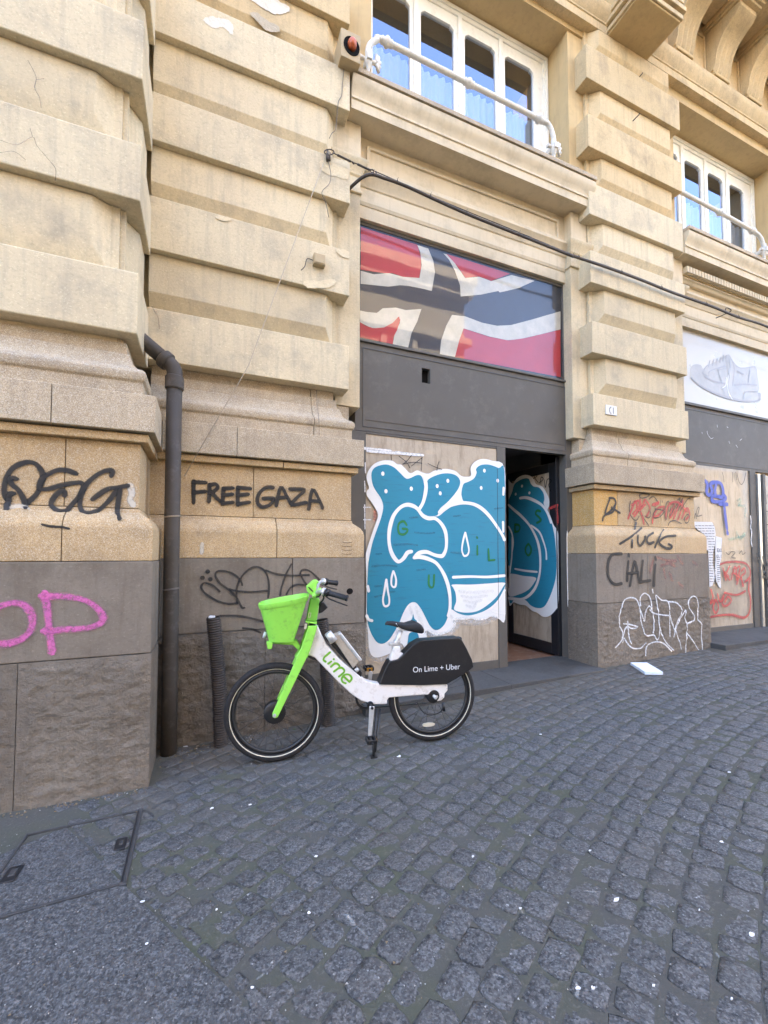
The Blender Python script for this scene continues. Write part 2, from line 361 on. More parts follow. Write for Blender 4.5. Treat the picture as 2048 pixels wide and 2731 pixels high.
def tag(o, label, cat, group=None, kind=None):
    o['label'] = label; o['category'] = cat
    if group: o['group'] = group
    if kind: o['kind'] = kind
    return o
def struct(o, label=None):
    o['kind'] = 'structure'
    if label: o['label'] = label
    return o
def smooth(pts, k=5, closed=False):
    P = [Vector(p) for p in pts]; n = len(P); out = []
    if n < 3 and not closed: return [P[0].lerp(P[1], i / 3) for i in range(4)]
    for i in range(n if closed else n - 1):
        p0, p1, p2, p3 = (P[(i - 1) % n], P[i], P[(i + 1) % n], P[(i + 2) % n]) if closed else (P[max(i - 1, 0)], P[i], P[i + 1], P[min(i + 2, n - 1)])
        for j in range(k):
            t = j / k; out.append(.5 * ((2 * p1) + (p2 - p0) * t + (2 * p0 - 5 * p1 + 4 * p2 - p3) * t * t + (3 * p1 - p0 - 3 * p2 + p3) * t ** 3))
    if not closed: out.append(P[-1])
    return out
def disc(mb, c, r, nrm, n=14, sy=1.0):
    nrm = Vector(nrm); a = Vector((0, 0, 1)); b = nrm.cross(a); c = Vector(c)
    return mb.flat([c + b * r * math.cos(2 * math.pi * i / n) + a * r * sy * math.sin(2 * math.pi * i / n) for i in range(n)])

# ------------------------------------------------------------------ the building
bld = thing('building', 'pale rusticated stone building with granite base, ochre upper storey and painted shopfronts', 'building', (3, 5, 0))
ZB = dict(cy0=1.53, cy1=1.665)
EP = [(0, 0), (1.36, .004), (1.365, .008), (1.545, .006), (1.575, .012), (1.605, .03), (1.63, .058), (1.648, .082), (1.672, .088), (1.68, .092), (2.066, .092), (2.07, .046), (2.115, .044), (2.124, .008), (2.345, .006), (2.35, .088), (3, .088)]
def e_prof(z):           # how far the base profile stands back from the granite plinth face at height z
    for (z0, e0), (z1, e1) in zip(EP, EP[1:]):
        if z < z1: return e0 + (e1 - e0) * max(0, (z - z0)) / (z1 - z0)
    return .09
BASE_ROWS = [      # (course name, material, [(inset, z), ...])
    ('granite_block', 'granite_rough', [(-.004, -.1), (-.004, .825)]),
    ('granite_block', 'granite_grey', [(.004, .829), (.004, 1.36)]),
    ('base_moulding', 'granite_ochre', [(.008, 1.363), (.006, 1.545), (.012, 1.575), (.03, 1.605), (.058, 1.63), (.082, 1.648), (.088, 1.672)]),
    ('stone_band', 'granite_ochre', [(.092, 1.675), (.092, 2.066)]),
    ('fillet', 'granite_ochre', [(.046, 2.069), (.044, 2.115)]),
    ('ledge_block', 'granite_pink', [(.008, 2.124), (.006, 2.345)]),
    ('base_moulding', 'granite_pink', [(.088, 2.349), (.088, 2.44), (.074, 2.452), (.068, 2.475), (.07, 2.50), (.088, 2.522), (.118, 2.535), (.15, 2.57), (.168, 2.62), (.172, 2.64), (.192, 2.642), (.195, 2.72), (.216, 2.725), (.22, 2.84)]),
]
def base_stone(rows, xa, xb, y0, yb, lret, rret, g=.0018):
    mb = MB(); R_ = []
    for e, z in rows:
        a = xa + e if lret else xa + g; b = xb - e if rret else xb - g
        R_.append([(a, yb, z), (a, y0 + e, z), (b, y0 + e, z), (b, yb, z)])
    mb.loft(R_, True, True); return mb
def base_run(x0, x1, y0, yb, lret, rret, joints, zt=0):
    for (nm, mt, rows), js in zip(BASE_ROWS, joints):
        xs = [x0] + list(js) + [x1]
        for i in range(len(xs) - 1):
            mm = mt
            rows2 = [(e, z + (zt if z > 0 else 0)) for e, z in rows]
            mb = base_stone(rows2, xs[i], xs[i + 1], y0 + random.uniform(-.002, .002), yb, lret and i == 0, rret and i == len(xs) - 2)
            if nm == 'stone_band' and x0 > 3 and i == 0: mm = 'granite_orange'
            rough = mt == 'granite_rough'
            if rough and rret | lret | True:
                a, b = xs[i] + (.0 if (lret and i == 0) else .0018), xs[i + 1] - (.0 if (rret and i == len(xs) - 2) else .0018)
                if a < -1.6: a = -1.6
                z0, z1 = .0, rows2[-1][1]; ROUGH.append((y0, a, b, z1)); nx, nz = max(4, int((b - a) / .013)), int((z1 - z0) / .013); RR = []
                for k in range(nz + 1):
                    z = z0 + (z1 - z0) * k / nz; r_ = [(a, y0 + .40, z)]
                    for l in range(nx + 1):
                        x = a + (b - a) * l / nx; r_.append((x, relief(x, z, y0, a, b, z1), z))
                    r_.append((b, y0 + .40, z)); RR.append(r_)
                obj(nm, MB().loft(RR, True, True, True), mm, bld, angle=60)
                continue
            obj(nm, mb, mm, bld, bevel=.010 if rough else .005, seg=2)
ROUGH = []
def relief(x, z, y0, a, b, z1):
    ed = min(x - a, b - x, z1 - z); mk = min(1, max(0, (ed - .022) / .03))
    q = mnoise.noise(Vector((x * 13, z * 24, y0))) + .7 * mnoise.noise(Vector((x * 31, z * 55, 3.1 + y0))) + .45 * mnoise.noise(Vector((x * 4, z * 5, 7.7)))
    return y0 - .003 + (.0085 * q - .006) * mk
def wall_y(x, z, y0):
    for (yy, a, b, z1) in ROUGH:
        if abs(yy - y0) < .05 and a <= x <= b and z < z1: return relief(x, z, yy, a, b, z1)
    return None
YP, YS = 2.84, 3.34       # plinth face of the corner pavilion and of the two piers
base_run(-3.2, -.285, YP, 3.60, False, True, [(-1.9, -.905), (-1.35,), (-2.2, -.735), (-1.6, -.75), (-1.8,), (-2.1, -.80), (-1.5,)])
base_run(-.40, 1.217, YS, 3.75, False, True, [(.42,), (.62,), (.50,), (.33,), (.55,), (.20,), (.80,)], .012)
base_run(3.826, 5.714, YS, 3.75, True, True, [(), (4.62,), (5.12,), (4.28, 5.0), (), (4.78,), (4.45,)], .05)
def wall_core(a, b, mt): obj('wall_core', MB().box(a, b), mt, bld)
wall_core((-3.2, YP + .30, -.2), (-.55, 4.3, 2.7), 'granite_grey'); wall_core((-.55, YS + .30, -.2), (1.0, 4.3, 2.8), 'granite_grey'); wall_core((4.07, YS + .30, -.2), (5.46, 4.3, 2.8), 'granite_grey')

def boss(x0, x1, z0, z1, yf, yb, cb, cl, cr):      # bevelled boss: chamfered bottom and ends
    P = [(x0 + cl, yf, z0 + cb), (x1 - cr, yf, z0 + cb), (x0, yb, z0), (x1, yb, z0), (x0 + cl, yf, z1), (x1 - cr, yf, z1), (x0, yb, z1), (x1, yb, z1)]
    return MB().hexa(P)
J = lambda a=.003: random.uniform(-a, a)
def block(nm, mb, mat, bev=.006): return obj(nm, mb, mat, bld, bevel=bev)
# pier one (left of the shop) : courses of proud and recessed blocks
p1 = [(2.811, 3.193), (3.634, 4.03), (4.457, 4.822), (5.295, 5.672), (6.10, 6.50), (6.92, 7.32)]
for i, (a, b) in enumerate(p1):
    mt = 'plaster' if b < 5.8 else 'plaster_ochre'
    block('stone_block', MB().box((-.425, 3.45 + J(), a), (1.108 + J(), 3.64, b)), mt)
    top = p1[i + 1][0] if i + 1 < len(p1) else 7.7
    mt = 'plaster' if b < 5.5 else 'plaster_ochre'
    block('stone_block', boss(-.425, .995, b + .002, top - .002, 3.50, 3.585, .145, 0, .08), mt)
# pier two (between the shops)
p2 = [(2.85, 3.205), (3.668, 4.028), (4.475, 4.845), (5.272, 5.65), (6.066, 6.455), (6.895, 7.30)]
for i, (a, b) in enumerate(p2):
    mt = 'plaster' if b < 5.8 else 'plaster_ochre'
    block('stone_block', MB().box((3.958 + J(), 3.45 + J(), a), (5.592 + J(), 3.64, b)), mt)
    top = p2[i + 1][0] if i + 1 < len(p2) else 7.66
    mt = 'plaster' if b < 5.5 else 'plaster_ochre'
    block('stone_block', boss(4.125, 5.54, b + .002, top - .002, 3.50, 3.585, .165, .10, .075), mt)
wall_core((-.504, 3.585, 2.8), (1.03, 4.3, 5.66), 'plaster'); wall_core((4.08, 3.585, 2.8), (5.56, 4.3, 5.64), 'plaster'); wall_core((-.504, 3.586, 5.661), (1.03, 4.29, 7.75), 'plaster_ochre'); wall_core((4.081, 3.586, 5.641), (5.559, 4.29, 7.75), 'plaster_ochre')
# corner pavilion
pv = [(2.747, 3.132), (3.586, 3.948), (4.372, 4.76), (5.19, 5.58), (6.0, 6.38), (6.8, 7.2)]
for i, (a, b) in enumerate(pv):
    block('stone_block', MB().box((-1.95 if i % 2 else -2.25, 2.95 + J(), a), (-.41 + J(), 3.47, b)), 'plaster', .010)
    block('stone_block', MB().box((-3.2, 2.95 + J(), a), ((-1.956 if i % 2 else -2.256), 3.47, b)), 'plaster', .010)
    top = pv[i + 1][0] if i + 1 < len(pv) else 7.7
    block('stone_block', boss(-3.2, -.572, b + .002, top - .002, 3.0, 3.06, .155, 0, .10), 'plaster', .008)
    z0, z1 = b + .002, top - .002
    P = [(-.54, 3.115, z0), (-.45, 3.25, z0 + .14), (-.54, 3.49, z0), (-.45, 3.49, z0 + .14), (-.54, 3.115, z1), (-.45, 3.25, z1), (-.54, 3.49, z1), (-.45, 3.49, z1)]
    block('stone_block', MB().hexa(P), 'plaster', .008)
wall_core((-3.2, 3.055, 2.701), (-.535, 4.3, 7.75), 'plaster'); wall_core((-.534, 3.07, 2.7), (-.505, 3.10, 7.75), 'plaster')

# ---- bays: jambs, architrave, frieze, cornice, mezzanine window
def run(rows, x0, x1, yb, e0=False, e1=False):   # horizontal moulding, rows = (y, z); ends return if asked
    mb = MB(); RR = []; yr = max(y for y, z in rows)
    for y, z in rows:
        d = yr - y; RR.append([(x0 - (d if e0 else 0), yb, z), (x0 - (d if e0 else 0), y, z), (x1 + (d if e1 else 0), y, z), (x1 + (d if e1 else 0), yb, z)])
    return mb.loft(RR, True, True)
def bay(xl, xr, dz, first):
    # jambs
    for a, b in ((xl, xl + .235), (xr - .24, xr)):
        obj('jamb', MB().box((a, 3.62, 2.73), (b, 4.25, 4.72 + dz)), 'plaster', bld, bevel=.006)
        la, lb = (a, b - .10) if a == xl else ((a + .095, b) if first else (a + .05, b))
        obj('jamb', MB().box((la, 3.632, .05), (lb, 4.25, 2.727)), 'granite_pink', bld, bevel=.004)
        obj('capital', run([(3.612, 4.72 + dz), (3.60, 4.725 + dz), (3.60, 4.75 + dz), (3.612, 4.755 + dz), (3.612, 4.875 + dz), (3.598, 4.89 + dz), (3.59, 4.93 + dz), (3.565, 4.97 + dz), (3.552, 5.0 + dz), (3.552, 5.02 + dz)], a, b, 4.2, True, True), 'plaster', bld, bevel=.003)
        obj('jamb', MB().box((a, 3.60, 5.02 + dz), (b, 4.25, 5.372 + dz)), 'plaster_cream', bld, bevel=.006)
    xi, xj = xl + .235, xr - .24
    obj('architrave', run([(3.70, 4.578 + dz), (3.70, 4.70 + dz), (3.692, 4.705 + dz), (3.685, 4.725 + dz), (3.682, 4.73 + dz), (3.682, 4.86 + dz), (3.67, 4.87 + dz), (3.66, 4.90 + dz), (3.63, 4.95 + dz), (3.61, 4.975 + dz), (3.61, 5.0 + dz), (3.66, 5.005 + dz)], xi, xj, 4.2), 'plaster_cream', bld, bevel=.002)
    obj('frieze', MB().box((xi, 3.705, 5.0 + dz), (xj, 4.2, 5.38 + dz)), 'plaster_cream', bld)
    fr = [(xi + .09, 5.06 + dz), (xj - .09, 5.06 + dz), (xj - .09, 5.30 + dz), (xi + .09, 5.30 + dz)]
    fi = [(xi + .125, 5.09 + dz), (xj - .125, 5.09 + dz), (xj - .125, 5.27 + dz), (xi + .125, 5.27 + dz)]
    if first: obj('panel_moulding', MB().plate(fr, 3.685, 3.71, [fi]), 'plaster_cream', bld, bevel=.006)
    else:
        obj('bed_moulding', run([(3.66, 5.075), (3.64, 5.10), (3.62, 5.11), (3.62, 5.125), (3.70, 5.13)], xi, xj, 3.72), 'plaster_cream', bld)
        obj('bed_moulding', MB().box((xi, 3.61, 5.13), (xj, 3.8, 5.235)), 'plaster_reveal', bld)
        n = 46
        proto = MB().box((0, 3.55, 5.142), (.044, 3.615, 5.222)).mesh('dentil', bevel=.004)
        for i in range(n):
            o = obj('dentil', proto, 'plaster_cream', bld); o.location.x += xi + .02 + i * .0605
    # cornice that carries the window rail
    obj('cornice', run([(3.55, 5.375 + dz), (3.478, 5.372 + dz), (3.475, 5.455 + dz), (3.462, 5.46 + dz), (3.462, 5.478 + dz), (3.475, 5.482 + dz), (3.47, 5.51 + dz), (3.452, 5.545 + dz), (3.434, 5.575 + dz), (3.424, 5.61 + dz), (3.424, 5.645 + dz), (3.45, 5.65 + dz)], xl + .10, xr - .03 if first else xr, 4.2), 'plaster_cream', bld, bevel=.003)
    obj('sill_slab', MB().box((xl + .10, 3.41, 5.655 + dz), (xr - .03, 4.0, 5.70 + dz)), 'granite_pink', bld, bevel=.004)
bay(1.03, 4.075, 0, True)
bay(5.565, 8.72, -.068, False)

def window(xs, fl, fr_, zt, zb, pt, soff, xl, xr):
    """white timber window: outer frame, one casement per pane with clipped upper corners, pane, curtain"""
    wn = bpy.data.objects.new('window', None); COL.objects.link(wn); wn.location = (xs[0][0], 3.95, zb); attach(wn, bld)
    obj('window_frame', MB().plate([(fl, zb), (fr_, zb), (fr_, zt), (fl, zt)], 3.93, 4.02, [[(fl + .09, zb + .06), (fl + .09, zt - .13), (fr_ - .09, zt - .13), (fr_ - .09, zb + .06)]]), 'window_white', wn, bevel=.006)
    obj('window_frame', MB().plate([(fl + .03, zb + .03), (fr_ - .03, zb + .03), (fr_ - .03, zt - .045), (fl + .03, zt - .045)], 3.915, 3.93, [[(fl + .06, zb + .06), (fl + .06, zt - .09), (fr_ - .06, zt - .09), (fr_ - .06, zb + .06)]]), 'window_white', wn, bevel=.004)
    n = len(xs)
    for i, (a, b) in enumerate(xs):
        L = fl + .09 if i == 0 else (xs[i - 1][1] + a) / 2 + .004; Rr = fr_ - .09 if i == n - 1 else (b + xs[i + 1][0]) / 2 - .004
        out = [(L, zb + .06), (Rr, zb + .06), (Rr, zt - .13), (L, zt - .13)]; c = .040
        inn = [(a, zb + .16), (a, pt - c), (a + .012, pt - c + .012), (a + c * .6, pt - .018), (a + c, pt - .016), (a + c, pt), (b - c, pt), (b - c, pt - .016), (b - c * .6, pt - .018), (b - .012, pt - c + .012), (b, pt - c), (b, zb + .16)]
        obj('casement', MB().plate(out, 3.945, 3.99, [inn]), 'window_white', wn, bevel=.004)
        obj('pane', MB().box((a - .01, 3.966, zb + .14), (b + .01, 3.972, pt + .01)), 'pane_glass', wn)
        if i + 1 < n: obj('astragal', MB().box((Rr - .022, 3.925, zb + .06), (Rr + .03, 3.944, zt - .13)), 'window_white', wn, bevel=.005)
    cv = MB(); k = 120; rows = []
    for z in (zb + .1, zt - .75):
        rows.append([(fl + .05 + (fr_ - fl - .1) * i / k, 4.10 + .018 * math.sin(i * 1.31) + .01 * math.sin(i * .47), z) for i in range(k + 1)])
    cv.loft(rows, False, False, True); obj('curtain', cv, 'curtain', wn)
    obj('room', MB().box((fl, 4.6, zb), (fr_, 4.62, zt)).box((fl, 4.02, zt), (fr_, 4.62, zt + .02)).box((fl, 4.02, zb - .02), (fr_, 4.62, zb)), 'interior_wall', wn)
    # masonry reveals
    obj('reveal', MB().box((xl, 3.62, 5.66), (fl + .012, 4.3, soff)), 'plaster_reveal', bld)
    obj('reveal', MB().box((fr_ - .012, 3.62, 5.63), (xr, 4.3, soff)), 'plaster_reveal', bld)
window([(1.512, 1.942), (2.074, 2.493), (2.638, 3.063), (3.20, 3.628)], 1.36, 3.862, 7.63, 5.76, 7.362, 7.60, 1.03, 4.085)
window([(5.93, 6.32), (6.467, 6.855), (7.012, 7.388), (7.557, 7.931)], 5.70, 8.205, 7.555, 5.70, 7.27, 7.54, 5.56, 8.9)
# lintels: soffit over each reveal, then the string course with its ornaments
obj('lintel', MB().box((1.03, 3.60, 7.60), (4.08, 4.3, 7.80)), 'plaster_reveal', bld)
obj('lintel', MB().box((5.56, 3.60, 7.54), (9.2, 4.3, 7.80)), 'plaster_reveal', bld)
for a, b, nm in ((-3.2, 4.37, 0), (5.075, 12.0, 1)):
    obj('string_course', run([(3.62, 7.665), (3.502, 7.665), (3.50, 7.755), (3.488, 7.76), (3.488, 7.775), (3.47, 7.80), (3.44, 7.86), (3.43, 7.90), (3.43, 7.945), (3.50, 7.95)], a, b, 4.2), 'plaster_ochre', bld, bevel=.003)
    obj('upper_wall', MB().box((a, 3.53, 7.95), (b, 4.3, 9.6)), 'plaster_ochre', bld)
obj('upper_wall', MB().box((4.37, 3.60, 7.66), (5.075, 4.3, 9.6)), 'plaster_ochre', bld)
# plinth that stands out over pier two
obj('column_plinth', MB().box((4.384, 3.085, 7.66), (5.062, 3.60, 8.5)), 'plaster_reveal', bld, bevel=.01)
for z, d in ((7.665, .022), (7.75, .045), (7.86, .03)):
    obj('plinth_moulding', MB().box((4.384 - d, 3.085 - d, z + .015), (5.062 + d, 3.085 - .002, z + .07)).box((4.384 - d, 3.083, z + .015), (4.382, 3.60, z + .07)).box((5.064, 3.083, z + .015), (5.062 + d, 3.60, z + .07)), 'plaster_ochre', bld, bevel=.006)
# balcony on scrolled brackets, carved blocks under the brackets
def bracket(x, wd=.35):
    mb = MB(); prof = [(3.53, 8.02), (3.50, 8.02), (3.44, 8.05), (3.41, 8.11), (3.40, 8.20), (3.37, 8.30), (3.31, 8.40), (3.22, 8.47), (3.14, 8.51), (3.10, 8.56), (3.10, 8.62), (3.53, 8.62)]
    n = 9; rows = []
    for i in range(n):
        t = i / (n - 1); xx = x + wd * t; d = .022 * (1 if i % 2 else 0)
        rows.append([(xx, y + (d if 0 < k < 9 else 0), z) for k, (y, z) in enumerate(prof)])
    mb.loft(rows, True, True); o = obj('bracket', mb, 'plaster_ochre', bld, angle=35)
    obj('bracket_cap', MB().box((x - .03, 3.05, 8.62), (x + wd + .03, 3.53, 8.66)).box((x - .05, 3.02, 8.66), (x + wd + .05, 3.53, 8.72)), 'plaster_ochre', bld, bevel=.008)
    proto = MB().box((0, 3.045, 8.735), (.022, 3.06, 8.775)).mesh('bead')
    obj('carved_block', MB().box((x + .0, 3.415, 7.955), (x + wd - .02, 3.53, 8.0)), 'plaster_reveal', bld, bevel=.01)
    mb = MB()
    for k in range(9): mb.box((x - .04 + k * .05, 2.985, 8.735), (x - .015 + k * .05, 3.05, 8.79))
    obj('leaf_moulding', mb, 'plaster_reveal', bld)
for x in (5.53, 6.31, 7.08, 7.85): bracket(x)
obj('balcony_slab', MB().box((5.2, 2.7, 8.80), (12, 3.53, 8.95)).box((5.25, 2.78, 8.72), (12, 3.5, 8.80)), 'plaster_ochre', bld, bevel=.01)
for k in range(4):
    x = 5.53 + .775 * k
    obj('soffit_panel', MB().plate([(x + .36, 8.05), (x + .765, 8.05), (x + .765, 8.6), (x + .36, 8.6)], 3.515, 3.53, [[(x + .40, 8.1), (x + .73, 8.1), (x + .73, 8.56), (x + .40, 8.56)]]), 'plaster_ochre', bld, bevel=.004)
# the mass above and behind: it keeps the street in shade
obj('upper_wall', MB().box((-14, 4.35, -.2), (-3.2, 14, 27)).box((-14, 4.6, 9.6), (25, 14, 27)).box((8.72, 3.62, -.2), (25, 14, 7.66)).box((-14, 4.31, 7.7), (25, 14, 9.6)), 'plaster_ochre', bld)
obj('upper_wall', MB().box((-14, 3.0, -.2), (-3.205, 4.34, 27)).box((-3.2, 3.53, 9.6), (25, 4.6, 27)), 'plaster_ochre', bld)

# ------------------------------------------------------------------ ground
def sheet(name, mat, z0=0, yr=(-40, 40)):
    xs = [-40, -10, -3, 0, 1, 2, 3, 4, 5, 6, 7, 8, 10, 60]; mb = MB()
    mb.loft([[(x, y, gz(x) + z0) for x in xs] for y in yr], False, False); return obj(name, mb, mat)
gr = struct(sheet('ground', 'joint_dirt', -.0014))
pave = bpy.data.objects.new('pavement', None); COL.objects.link(pave); pave['kind'] = 'structure'; pave['label'] = 'dark basalt cobbled pavement with mossy joints'
# chiselled slabs left of the joint
A_, B_ = Vector((-.597, 2.565)), Vector((.065, 1.484)); dr = (B_ - A_).normalized(); nl = Vector((-dr.y, dr.x))
def slab_side(x, y): return (Vector((x, y)) - A_).dot(nl)      # > 0 : cobbled side
def slab():
    """one broad basalt slab, its face dressed with a chisel"""
    mb = MB(); n, k = 250, 230; L0, L1, D0 = .0, 1.75, 1.45; rows = []
    for i in range(n + 1):
        a = -.02 + (L1 + .02) * i / n; r_ = []
        for j in range(k + 1):
            b = -.006 - D0 * j / k; p = A_ + dr * a + nl * b
            q = mnoise.noise(Vector((p.x * 46, p.y * 82, .3))) + .6 * mnoise.noise(Vector((p.x * 95, p.y * 150, 2.1))) + .5 * mnoise.noise(Vector((p.x * 14, p.y * 17, 5)))
            r_.append((p.x, p.y, gz(p.x) + .0014 + .0036 * q))
        rows.append(r_)
    return mb.loft(rows, False, False, True)
obj('paving_slab', slab(), 'chiselled', pave)
CC, CR = Vector((5.1, -6.05)), 9.0
protos = []
def cobble_geo(w_, h_, seed):
    rnd = random.Random(seed); n = 14; out = []
    for k in range(n):
        a = 2 * math.pi * k / n; c, s_ = math.cos(a), math.sin(a); p = 9.0
        r = (abs(c) ** p + abs(s_) ** p) ** (-1 / p); out.append((c * r * w_ / 2 * (1 + rnd.uniform(-.07, .05)), s_ * r * h_ / 2 * (1 + rnd.uniform(-.07, .05))))
    tl = (rnd.uniform(-.004, .004), rnd.uniform(-.004, .004))
    v = [(x, y, -.035) for x, y in out] + [(x * .985, y * .985, -.0022) for x, y in out] + [(x * .93, y * .93, .0006 + x * tl[0] + y * tl[1]) for x, y in out]
    v += [(x * .5, y * .5, .0014 + rnd.uniform(-.0012, .0012) + x * tl[0] + y * tl[1]) for x, y in out] + [(0, 0, .002)]
    f = []
    for r_ in range(3):
        for k in range(n): j = (k + 1) % n; f.append((r_ * n + k, r_ * n + j, (r_ + 1) * n + j, (r_ + 1) * n + k))
    for k in range(n): f.append((3 * n + k, 3 * n + (k + 1) % n, 4 * n))
    return v, f
geo = [cobble_geo(1, 1, s_) for s_ in range(14)]
spots = []
PIT, ROW = .118, .112
for k in range(-48, 46):
    r_ = CR + k * ROW; off = random.uniform(0, PIT) ; ph = 0
    a = math.pi * .35 + off / r_
    while a < math.pi * .96:
        L = PIT * random.uniform(.75, 1.3); a2 = a + L / r_; am = (a + a2) / 2
        x, y = CC.x + r_ * math.cos(am), CC.y + r_ * math.sin(am)
        if -.6 < y < 3.33 and -1.6 < x < 8.6 and slab_side(x, y) > .045 and not (y > YP - .03 and x < -.22) and not (y > YS - .03) and not (y > 3.20 and (1.1 < x < 3.9)) and not (y > 3.13 and x > 5.55):
            jr = random.uniform(-.006, .006); x += jr * math.cos(am); y += jr * math.sin(am)
            d = Vector((x, y, gz(x))) - EYE; dep = d.dot(FW)
            inside = dep > .2 and abs(d.dot(RT) / dep * FPX) < 1060 and (d.dot(-UP) / dep * FPX + PY) < 2790
            if x < 8.0 or inside:
                spots.append(((dep if inside else 90 + abs(dep)), x, y, am - math.pi / 2, L - random.uniform(.001, .008), ROW - random.uniform(.001, .009)))
        a = a2
spots.sort()
cob_mesh = []
for s_ in range(14):
    v, f = geo[s_]; me = bpy.data.meshes.new('cobble'); me.from_pydata(v, [], f); me.shade_smooth(); me.materials.append(MATS['basalt']); cob_mesh.append(me)
bigv, bigf = [], []
for i, (dep, x, y, rz, L, W_) in enumerate(spots):
    z = gz(x) + random.uniform(-.002, .002); s_ = random.randrange(14); rz += random.uniform(-.09, .09)
    if i < 280:
        o = bpy.data.objects.new('cobble', cob_mesh[s_]); COL.objects.link(o); o.parent = pave
        o.location = (x, y, z); o.rotation_euler = (Euler((0, -.034 if x > 0 else 0, 0)).to_matrix() @ Euler((random.uniform(-.015, .015), random.uniform(-.015, .015), rz)).to_matrix()).to_euler(); o.scale = (L, W_, 1)
    else:
        v, f = geo[s_]; n = len(bigv); c, sn = math.cos(rz), math.sin(rz)
        bigv += [(x + a * L * c - b * W_ * sn, y + a * L * sn + b * W_ * c, z + q + (a * L * c) * .034) for a, b, q in v]; bigf += [tuple(n + k for k in q) for q in f]
me = bpy.data.meshes.new('far_cobbles'); me.from_pydata(bigv, [], bigf); me.shade_smooth(); me.materials.append(MATS['basalt'])
fc = bpy.data.objects.new('far_cobbles', me); COL.objects.link(fc); fc.parent = pave; fc['kind'] = 'stuff'
# doorsteps
def step(x0, x1, y0, z0, z1, nm):
    mb = MB(); mb.hexa([(x0, y0, -.05), (x1, y0, -.05), (x0, 3.9, -.05), (x1, 3.9, -.05), (x0, y0, z0), (x1, y0, z1), (x0, 3.9, z0 + .01), (x1, 3.9, z1 + .01)])
    return struct(obj('doorstep', mb, 'step_stone', bevel=.008), nm)
step(1.19, 2.62, 3.245, .187, .20, 'grey stone doorstep slab under the painted shopfront'); step(2.624, 3.85, 3.25, .20, .212, 'grey stone doorstep slab in front of the open door')
step(5.70, 8.7, 3.17, .325, .335, 'dark stone doorstep under the sneaker poster shop')

# ------------------------------------------------------------------ shop one
sh = thing('shop_front', 'grey shopfront with flag poster above and blue bubble mural, its door standing open', 'shopfront', (2.55, 3.75, .2))
def bar(nm, x0, x1, z0, z1, y0=3.735, y1=3.83, mt='shop_metal', par=None, bev=.004): return obj(nm, MB().box((x0, y0, z0), (x1, y1, z1)), mt, par or sh, bevel=bev)
bar('frame', 1.265, 3.86, 4.545, 4.583); bar('frame', 1.265, 1.305, 3.43, 4.545); bar('frame', 3.822, 3.86, 3.43, 4.545)
bar('frame', 1.25, 3.93, 3.405, 3.43, 3.715)      # ledge between poster and fascia
fas = obj('fascia_panel', MB().plate([(1.262, 2.558), (3.925, 2.558), (3.925, 3.403), (1.262, 3.403)], 3.735, 3.80, [[(1.88 + .08, 3.115), (2.055 - .0, 3.115), (2.055, 3.265), (1.96, 3.265)]]), 'shop_metal', sh)
bar('fascia_trim', 1.36, 3.80, 2.665, 2.672, 3.730, 3.737, bev=0)
tr = MB().plate([(1.335, 2.60), (3.835, 2.60), (3.835, 3.355), (1.335, 3.355)], 3.729, 3.736, [[(1.342, 2.607), (3.828, 2.607), (3.828, 3.348), (1.342, 3.348)]])
obj('panel_joint', tr, 'shop_metal_edge', sh)
obj('dark_opening', MB().box((1.94, 3.79, 3.09), (2.08, 3.99, 3.28)), 'dark_void', sh)
